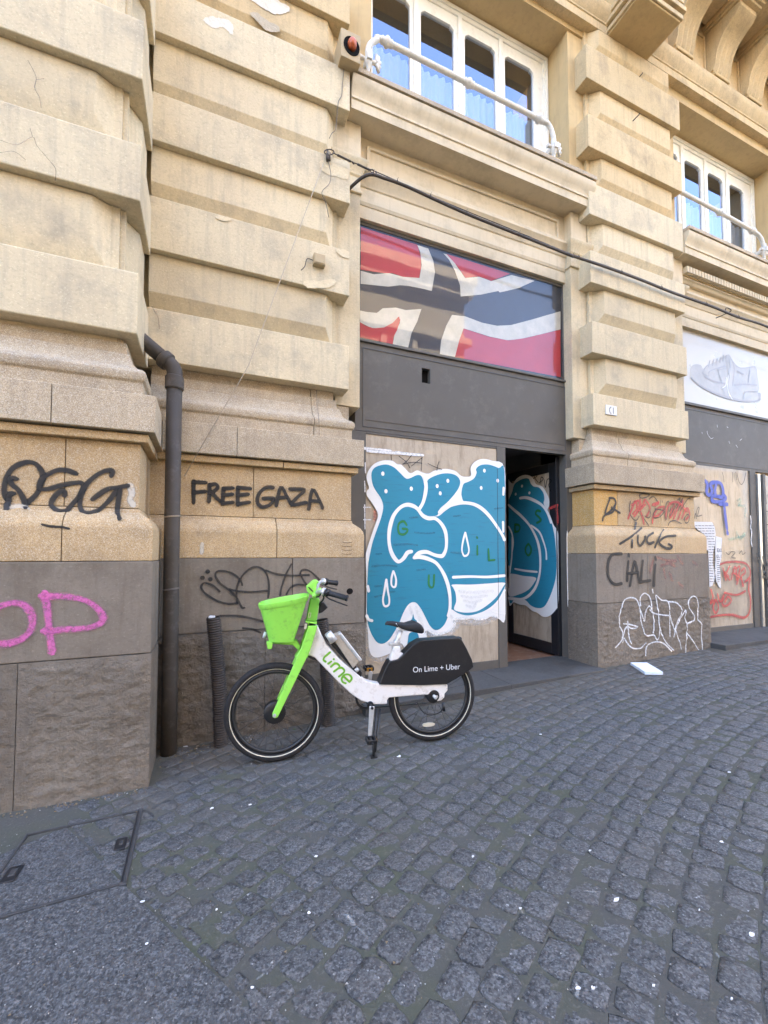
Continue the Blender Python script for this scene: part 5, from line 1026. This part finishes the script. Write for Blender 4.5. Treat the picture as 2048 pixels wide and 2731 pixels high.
# battery
ba = bobj('battery', bplate(local_outline([(692, 512), (745, 494), (857, 640), (812, 690)], -.04), -.044, .03), 'battery_beige', bevel=.006)
bobj('battery_cap', bplate(local_outline([(728, 500), (745, 492), (862, 642), (846, 652)], -.04), -.049, .034), 'silver', ba, bevel=.006)
bobj('battery_lock', MB().tube([bk((672, 492), -.04), bk((705, 540), -.04)], [.024, .028], 14), 'silver', ba)
bobj('battery_tray', bplate(local_outline([(655, 520), (672, 512), (862, 712), (858, 740), (838, 728)], -.03), -.03, .03), 'bike_black', ba, bevel=.005)
bobj('battery_latch', MB().tube([bk((828, 690), -.05), bk((838, 705), -.05)], .013, 10), 'silver', ba)
# rear cover
rc = bobj('rear_cover', bplate(local_outline([(955, 778), (985, 700), (1010, 652), (1060, 640), (1090, 612), (1140, 560), (1185, 534), (1290, 526), (1395, 519), (1412, 530), (1440, 580), (1468, 640), (1478, 680), (1455, 700), (1400, 735), (1330, 776), (1200, 782)], -.04), -.048, .048), 'bike_black', bevel=.018, seg=3)
bobj('rear_light', bplate(local_outline([(1392, 524), (1418, 520), (1421, 566), (1404, 562), (1392, 548)], -.04), -.03, .03), 'rim_black', rc, bevel=.006)
# lettering on the cover
cu = bpy.data.curves.new('lettering', 'FONT'); cu.body = 'On Lime + Uber'; cu.size = .06
co = bpy.data.objects.new('lettering', cu); COL.objects.link(co); bpy.context.view_layer.update()
me = bpy.data.meshes.new_from_object(co.evaluated_get(bpy.context.evaluated_depsgraph_get())); bpy.data.objects.remove(co)
a_, b_ = bk((1142, 713), -.05), bk((1404, 693), -.05); wtx = max(v.co.x for v in me.vertices); k = (b_.x - a_.x) / wtx
sl_ = (b_.z - a_.z) / (b_.x - a_.x)
for v in me.vertices: x, y = v.co.x * k, v.co.y * k * 1.05; v.co = (a_.x + x, -.0492, a_.z + y + x * sl_)
me.materials.clear(); me.materials.append(MATS['paper_white']); 
lo_ = bpy.data.objects.new('lettering', me); COL.objects.link(lo_); lo_.parent = rc
# lime logo by strokes
R4 = reg(780, 1660, 5.53); lp = lambda p: bk(p, -.0352, R4)
mb = MB()
for s_ in ([(555, 438), (510, 478), (468, 515), (458, 555), (490, 580)], [(572, 575), (525, 610)], [(606, 544), (610, 540)], [(628, 598), (566, 655)], [(600, 620), (650, 605), (690, 640), (680, 672), (610, 725)], [(672, 680), (720, 668), (760, 700), (755, 738), (682, 800)], [(750, 792), (840, 876)], [(840, 878), (872, 830), (850, 782), (800, 766), (752, 786), (725, 835), (740, 878), (786, 898)]):
    mb.ribbon(smooth([lp(p) for p in s_], 5), .0135, (0, -1, 0))
lg = bobj('logo_lettering', mb, 'logo_green', fr2)
# saddle, post
sd_ = bpy.data.objects.new('saddle', None); COL.objects.link(sd_); sd_.parent = bike
A0, A1 = bk((990, 436), 0), bk((1192, 462), 0); rows = []
TOPP = [(990, 438), (1000, 429), (1030, 428), (1065, 433), (1095, 436), (1120, 430), (1145, 425), (1165, 432), (1182, 444), (1190, 456), (1193, 468)]
BOTP = [(990, 442), (1000, 445), (1030, 452), (1065, 463), (1095, 474), (1120, 482), (1145, 488), (1165, 491), (1182, 492), (1190, 486), (1193, 476)]
HW = [.004, .016, .021, .026, .034, .048, .062, .070, .070, .062, .045]
for (a, b, hw) in zip(TOPP, BOTP, HW):
    t_, b2 = bk(a), bk(b); r_ = []
    for j in range(20):
        an = 2 * math.pi * j / 20; sn = math.sin(an); cs = math.cos(an)
        z = t_.z - .004 + .004 * sn if sn > 0 else t_.z - .004 + (b2.z - t_.z) * (-sn) ** .6 * (1 if abs(cs) > .45 else .55)
        z -= .010 * abs(cs) ** 3
        r_.append((t_.x, hw * (abs(cs) ** .8) * (1 if cs > 0 else -1), z))
    rows.append(r_)
bobj('saddle_shell', MB().loft(rows, True, True, True), 'rubber_grip', sd_)
bobj('saddle_rail', MB().tube(smooth([(A0.x + .07, -.02, A0.z - .005), (A0.x + .11, -.02, A0.z - .05), (A0.x + .2, -.02, A0.z - .06)], 3), .004, 6).tube(smooth([(A0.x + .07, .02, A0.z - .005), (A0.x + .11, .02, A0.z - .05), (A0.x + .2, .02, A0.z - .06)], 3), .004, 6), 'silver', sd_)
q0, q1 = bk((1075, 480), 0), bk((1048, 560), 0)
pst = bobj('seat_post', MB().tube([q0, q1 + (q1 - q0) * .3], .0165, 14), 'silver')
bobj('seat_clamp', MB().tube([bk((1056, 535), 0), bk((1050, 560), 0)], .025, 14).box((q1.x - .05, -.03, q1.z + .0), (q1.x - .01, .0, q1.z + .02)), 'silver', pst, bevel=.003)
bobj('seat_tube', bplate(local_outline([(1032, 562), (1068, 562), (1070, 598), (1094, 606), (1088, 622), (1062, 640), (1012, 650), (1020, 606)], -.0), -.03, .03), 'bike_white', fr2, bevel=.012)
# handlebar
hb = bpy.data.objects.new('handlebar', None); COL.objects.link(hb); hb.parent = bike
nr0, nr1 = bk((640, 262), -.2), bk((782, 302), -.27); fr0, fr1 = bk((640, 208), .2), bk((722, 218), .27)
stm = bk((612, 300), 0)
bobj('bar', MB().tube(smooth([fr0, bk((618, 222), .12), bk((610, 262), .03), bk((612, 272), -.03), bk((618, 268), -.12), nr0], 4), .0125, 12), 'silver', hb)
for a, b, nm in ((nr0, nr1, 0), (fr0, fr1, 1)):
    d = (b - a).normalized(); L = (b - a).length
    bobj('grip', MB().tube([a + d * L * .28, a + d * L * .32, a + d * L * .5, a + d * L * .93, a + d * L * .94, b], [.0185, .0175, .017, .017, .020, .020], 14), 'rubber_grip', hb)
    bobj('bell', MB().tube([a - d * .004, a + d * .004, a + d * .018, a + d * .026], [.012, .024, .024, .014], 16), 'silver', hb, angle=40)
    bobj('shifter', MB().tube([a + d * .028, a + d * .05], [.026, .022], 14), 'bike_black', hb)
    bobj('brake_lever', MB().tube(smooth([a + Vector((0, 0, -.01)), a + d * .05 + Vector((.0, 0, -.035)), b + Vector((0, 0, -.045))], 3), .0045, 6), 'bike_black', hb)
bobj('cable_bundle', MB().tube(smooth([bk((640, 270), -.1), bk((650, 300), -.08), bk((630, 330), -.05), bk((615, 350), 0)], 4), .006, 6).tube(smooth([bk((640, 262), -.15), bk((625, 290), -.12), bk((600, 296), -.05)], 4), .005, 6), 'bike_black', hb)
bobj('head_box', bplate(local_outline([(628, 318), (650, 322), (672, 350), (640, 378), (622, 384)], 0), -.03, .03), 'bike_black', hb, bevel=.006)
# crank set
cr = bpy.data.objects.new('crankset', None); COL.objects.link(cr); cr.parent = bike
bb = bk((915, 905), -.09); ce = bk((905, 1060), -.1)
def arm(a, b, w0, w1, t):
    d = (b - a).normalized(); n_ = Vector((-d.z, 0, d.x)); O = [a + n_ * w0 - d * .008, b + n_ * w1, b + d * .012 + n_ * w1 * .6, b + d * .012 - n_ * w1 * .6, b - n_ * w1, a - n_ * w0 - d * .008]
    return MB().plate([(p.x, p.z) for p in O], t - .008, t + .008)
bobj('crank_arm', arm(bb, ce, .017, .012, -.095), 'silver', cr, bevel=.005)
bobj('crank_bolt', MB().tube([(bb.x, -.11, bb.z), (bb.x, .09, bb.z)], [.009, .009], 10).tube([(bb.x, -.05, bb.z), (bb.x, .05, bb.z)], .021, 16), 'bike_black', cr)
u1 = bk((910, 715), .09); u0 = Vector((bb.x + .0, .09, bb.z)); bobj('crank_arm', arm(u0, u1, .016, .013, .095), 'silver', cr, bevel=.005)
n = 32; bobj('chain_ring', MB().loft([[(bb.x - .01 + q * math.cos(2 * math.pi * i / n), y, bb.z + .02 + q * math.sin(2 * math.pi * i / n)) for i in range(n)] for q, y in ((.062, .04), (.078, .04), (.078, .055), (.062, .055), (.062, .04))], True, False), 'rim_black', cr)
bobj('chain_case', MB().box((bb.x, .04, bb.z - .052), (1.06, .055, bb.z - .046)).box((bb.x, .04, bb.z + .088), (1.06, .055, bb.z + .094)), 'rim_black', cr)
pc = bk((908, 1078), -.14)
def pedal(c, s_):
    pd = bobj('pedal', MB().box((c.x - .03, c.y - .04, c.z - .012), (c.x + .03, c.y - .032, c.z + .012)).box((c.x - .03, c.y + .032, c.z - .012), (c.x + .03, c.y + .04, c.z + .012)).box((c.x - .032, c.y - .04, c.z - .012), (c.x - .022, c.y + .04, c.z + .012)).box((c.x + .022, c.y - .04, c.z - .012), (c.x + .032, c.y + .04, c.z + .012)).box((c.x - .006, c.y - .06, c.z - .006), (c.x + .006, c.y + .06, c.z + .006)), 'bike_black', cr, bevel=.002)
    bobj('pedal_reflector', MB().box((c.x + .0322, c.y - .025, c.z - .008), (c.x + .035, c.y + .025, c.z + .008)), 'amber', pd)
    return pd
pedal(Vector((ce.x, -.145, ce.z - .012)), 0)
p2_ = bk((898, 688), .14); pd2 = pedal(Vector((p2_.x, .145, p2_.z)), 0)
bobj('pedal_reflector', MB().box((p2_.x - .02, .10, p2_.z - .012), (p2_.x + .02, .104, p2_.z + .012)), 'amber', pd2)
# kickstand
def ground_local(s, t): w_ = BO + BE * s + BN * t; return gz(w_.x) - BO.z
k1 = Vector((.70, -.19, 0)); k1.z = ground_local(.70, -.19)
kb = bk((925, 1163), -.12); kb.z = ground_local(kb.x, -.12)
ks = bobj('kickstand', MB().tube([(.690, -.03, .29), (kb.x + .004, -.11, .09), (kb.x, -.12, kb.z + .006)], .009, 10).tube([(.715, -.03, .29), (kb.x + .02, -.11, .10), (kb.x + .012, -.118, kb.z + .03)], .007, 8).box((kb.x - .02, -.14, kb.z), (kb.x + .022, -.10, kb.z + .008)), 'rim_black')
# rear brake cable, dropout bolts
bobj('brake_cable', MB().tube(smooth([(.96, -.05, .33), (1.0, -.06, .26), (1.06, -.06, .235), (1.13, -.055, .25), (1.15, -.05, .30)], 5), .0045, 6).tube([(1.148, -.05, .305), (1.155, -.05, .25)], .010, 8), 'bike_black', fr2)
mb = MB()
for p in ((1275, 845), (1305, 848), (1322, 785), (1330, 800)): c = bk(p, -.036); mb.tube([c, c + Vector((0, -.008, 0))], .008 if p[0] == 1275 else .004, 8)
bobj('dropout_bolt', mb, 'silver', fr2)

# ------------------------------------------------------------------ manhole cover
mh = thing('manhole_cover', 'inset paved manhole cover framed by thin steel edging near the left pavilion', 'manhole cover', (-.5, 2.3, .07))
K_ = reg(0, 1900, 1.659)
M4 = [onZ(*K_(p), .071) for p in ((620, 436), (545, 760), (-180, 962), (120, 545))]
mp = lambda a, b: (M4[0] * (1 - a) + M4[3] * a) * (1 - b) + (M4[1] * (1 - a) + M4[2] * a) * b
def strip(a0, b0, a1, b1, wd, z1=.0785, z0=.05):
    P, Q = mp(a0, b0), mp(a1, b1); d = (Q - P); d.z = 0; d.normalize(); n_ = Vector((-d.y, d.x, 0)) * wd / 2; P = P - d * wd / 2; Q = Q + d * wd / 2
    mb = MB(); c = [P + n_, Q + n_, Q - n_, P - n_]; return mb.loft([[(p.x, p.y, z0) for p in c], [(p.x, p.y, z1) for p in c]], True, True)
for a in ((0, 0, 1, 0), (1, 0, 1, 1), (1, 1, 0, 1)): obj('frame', strip(*a, .011), 'manhole_metal', mh, bevel=.002)
obj('frame', strip(0, 0, 0, 1, .026, .0775), 'manhole_metal', mh, bevel=.003); obj('frame', strip(.013, .02, .013, .98, .006, .0805), 'black_metal', mh)
def patch(a0, b0, a1, b1, z): return [(p.x, p.y, z) for p in (mp(a0, b0), mp(a1, b0), mp(a1, b1), mp(a0, b1))]
for (a0, b0, a1, b1) in ((.055, .40, .15, .56), (.84, .44, .95, .62)):
    obj('lifting_hole', MB().loft([patch(a0, b0, a1, b1, .06), patch(a0, b0, a1, b1, .0770)], True, True), 'black_metal', mh, bevel=.003); obj('lifting_bar', MB().loft([patch(a0 + .02, b0 + .04, a1 - .03, b1 - .05, .07), patch(a0 + .03, b0 + .05, a1 - .04, b1 - .06, .0815)], True, True), 'manhole_metal', mh)
# cobbled corner inset of the cover
# small stones that close the cobbles against the slab and the wall foot
a_ = .02
while a_ < 1.6:
    L = random.uniform(.07, .13); p = A_ + dr * (a_ + L / 2) + nl * .026; q = A_ + dr * (a_ + L / 2)
    if not (p.y > YP - .05):
        o = bpy.data.objects.new('cobble', cob_mesh[random.randrange(14)]); COL.objects.link(o); o.parent = pave
        o.location = (p.x, p.y, gz(p.x) + random.uniform(-.0025, .0005)); o.rotation_euler = (0, 0, math.atan2(dr.y, dr.x)); o.scale = (L - .006, random.uniform(.036, .046), 1)
    a_ += L
def dropping(rg, pts, wd):
    P = []
    for p in pts:
        q = onG(*rg(p)); P.append(Vector((q.x, q.y, q.z + .0052)))
    obj('stain', MB().ribbon(smooth(P, 4), wd * .6, (0, 0, 1)), 'dropping', pave)
K2 = reg(0, 1900, 1.659); J2 = reg(1000, 1700, 1.583)
for rg, pts, wd in ((K2, [(1535, 905), (1555, 925), (1568, 945)], .035), (K2, [(1580, 955), (1600, 975), (1615, 992)], .018), (K2, [(1140, 1185), (1155, 1175), (1165, 1165)], .016), (K2, [(1460, 180), (1475, 185)], .02), (J2, [(890, 1075), (910, 1080), (930, 1078)], .02), (J2, [(1045, 1005), (1060, 1012)], .025), (J2, [(600, 1140), (612, 1155), (625, 1168)], .016), (J2, [(1440, 1340), (1450, 1352)], .02), (J2, [(850, 1470), (856, 1495), (852, 1520)], .022), (J2, [(1455, 868), (1470, 872)], .018), (J2, [(500, 1430), (540, 1440)], .016), (J2, [(55, 1470), (66, 1448)], .016)): dropping(rg, pts, wd)
# ------------------------------------------------------------------ litter
J_ = reg(1000, 1700, 1.583); I_ = reg(1500, 1000, 2.458)
fb = [onG(*I_(p)) for p in ((445, 1905), (540, 1968), (660, 1970), (575, 1905))]
c0, c1, c2 = fb[0], fb[1], fb[2]; c3 = c0 + (c2 - c1)
h = .035
mb = MB().loft([[(p.x, p.y, p.z + .004) for p in (c0, c1, c2, c3)], [(p.x, p.y, p.z + h) for p in (c0, c1, c2, c3)]], True, True)
fo = tag(obj('foam_box', mb, 'foam', bevel=.004), 'flat white polystyrene box lying on the cobbles by the right pier', 'box')
random.seed(21)
def scrap(uv, size, lbl, mt='paper_white', rg=None, asp=.6):
    p = onG(*(rg(uv) if rg else uv)); size *= .45; n = random.randint(6, 9); a0 = random.uniform(0, 6); top = []
    for i in range(n):
        a = a0 + 2 * math.pi * i / n; r_ = size * random.uniform(.45, 1.1); top.append((p.x + r_ * math.cos(a), p.y + r_ * asp * math.sin(a), p.z + .006 + random.uniform(0, size * .25)))
    mb = MB(); mb.loft([[(x, y, z - .003) for x, y, z in top], top], True, True)
    return tag(obj('litter_scrap', mb, mt), lbl, 'litter', 'scraps of litter on the pavement')
scrap((1088, 1180), .0, '', rg=Fz) if False else None
big = [((820, 155), .035, K_, 'flat white paper card in the dirt at the foot of the downpipe'), ((905, 125), .028, K_, 'crumpled beige wrapper beside the corrugated conduit base'), ((938, 430), .032, K_, 'twisted white tissue on the cobbles right of the manhole cover'), ((1107, 413), .022, K_, 'small white square paper below the front wheel'),
       ((1064, 1181), .038, Fz, 'folded white paper on the cobbles below the bicycle rear wheel'), ((883, 937), .03, Fz, 'white paper scrap behind the bicycle crank'), ((1398, 642), .022, K_, 'white fluff on the cobbles right of centre left of the long stain'), ((1366, 893), .018, K_, 'white elongated chip left of the pale bird dropping'),
       ((1022, 1115), .035, J_, 'long white feather-like shred in the lower middle of the cobbles'), ((1590, 1260), .03, J_, 'white shred near the mossy joint at the lower right'), ((1507, 1533), .016, J_, 'round pale bottle cap at the lower right corner'), ((858, 1488), .022, J_, 'white torn bit at the bottom of the cobbles'), ((920, 1488), .02, J_, 'thin white sliver at the bottom edge of the cobbles'),
       ((413, 930), .016, J_, 'small pinkish white crumb on the cobbles in the middle'), ((1178, 1478), .014, J_, 'pale triangular chip by the lower right joint'), ((1370, 1157), .012, J_, 'tiny bright white square right of the long shred'), ((908, 905), .018, J_, 'small grey white flake above the long shred'), ((615, 1150), .02, J_, 'dirty white crumple on the mossy cobbles'),
       ((1465, 870), .025, J_, 'white flake far right among the cobbles'), ((700, 412), .025, J_, 'whitish flake on the worn stones beyond the bicycle'), ((1495, 573), .03, J_, 'white scrap at the far right of the pavement'), ((630, 843), .018, K_, 'greenish white shard on the slab joint'), ((957, 878), .013, K_, 'small white pellet on the cobbles near the slab joint'), ((650, 1030), .012, K_, 'tiny white dot of gum on the chiselled slab'), ((1115, 1225), .014, K_, 'pale crumb on the lower cobbles'), ((2020, 500), .03, None, '')]
for uv, sz, rg, lb in big:
    if lb: scrap(uv, sz, lb, rg=rg)
scrap((1480, 1000), .0, '', rg=J_) if False else None
tag(scrap((490, 1030), .025, 'x', 'leaf_green', Fz), 'torn green wrapper behind the bicycle front wheel', 'litter', 'scraps of litter on the pavement')
tag(scrap((430, 1000), .04, 'x', 'paper_white', Fz, .25), 'thin white straw-like strip seen through the front wheel', 'litter', 'scraps of litter on the pavement')
tag(scrap((850, 228), .018, 'x', 'litter_tan', K_), 'yellowish cigarette end in the dirt before the downpipe', 'litter', 'scraps of litter on the pavement')
tag(scrap((1010, 190), .016, 'x', 'litter_tan', K_, .3), 'orange cigarette end below the front wheel', 'litter', 'scraps of litter on the pavement')
mbs = {'litter_pale': MB(), 'litter_tan': MB()}
for i in range(520):
    u, v = random.uniform(0, 2048), 1760 + 970 * random.random() ** 1.25
    p = onG(u, v)
    if p.y > 3.15 or (p.x < -.25 and p.y > 2.78) or p.x > 7.5: continue
    s_ = random.uniform(.001, .0032) * (1 if random.random() < .93 else 2.0)
    a = random.uniform(0, 6); mb = mbs['litter_pale' if random.random() < .8 else 'litter_tan']; top = [(p.x + s_ * math.cos(a + k * 2.1) * random.uniform(.5, 1.4), p.y + s_ * math.sin(a + k * 2.1), p.z + .0055) for k in range(3)]
    mb.loft([[(x, y, z - .002) for x, y, z in top], top], True, True)
# dense dirt crumbs where wall meets pavement
for i in range(380):
    if i < 200: x = random.uniform(-.27, .35); y = 3.30 - abs(random.gauss(0, .12))
    elif i < 300: x = random.uniform(-1.2, -.28); y = 2.82 - abs(random.gauss(0, .03))
    else: x = random.uniform(.3, 1.2); y = 3.31 - abs(random.gauss(0, .06))
    s_ = random.uniform(.002, .007); a = random.uniform(0, 6); mb = mbs['litter_tan' if random.random() < .82 else 'litter_pale']; z = gz(x)
    top = [(x + s_ * math.cos(a + k * 2.1) * random.uniform(.5, 1.4), y + s_ * math.sin(a + k * 2.1), z + .004 + random.uniform(0, .004)) for k in range(3)]
    mb.loft([[(q, r_, zz - .003) for q, r_, zz in top], top], True, True)
for mt, mb in mbs.items():
    o = obj('litter_crumbs', mb, mt); o['kind'] = 'stuff'; o['label'] = 'tiny pale crumbs and grit scattered over the pavement' if mt == 'litter_pale' else 'tiny tan crumbs and grit along the wall foot'
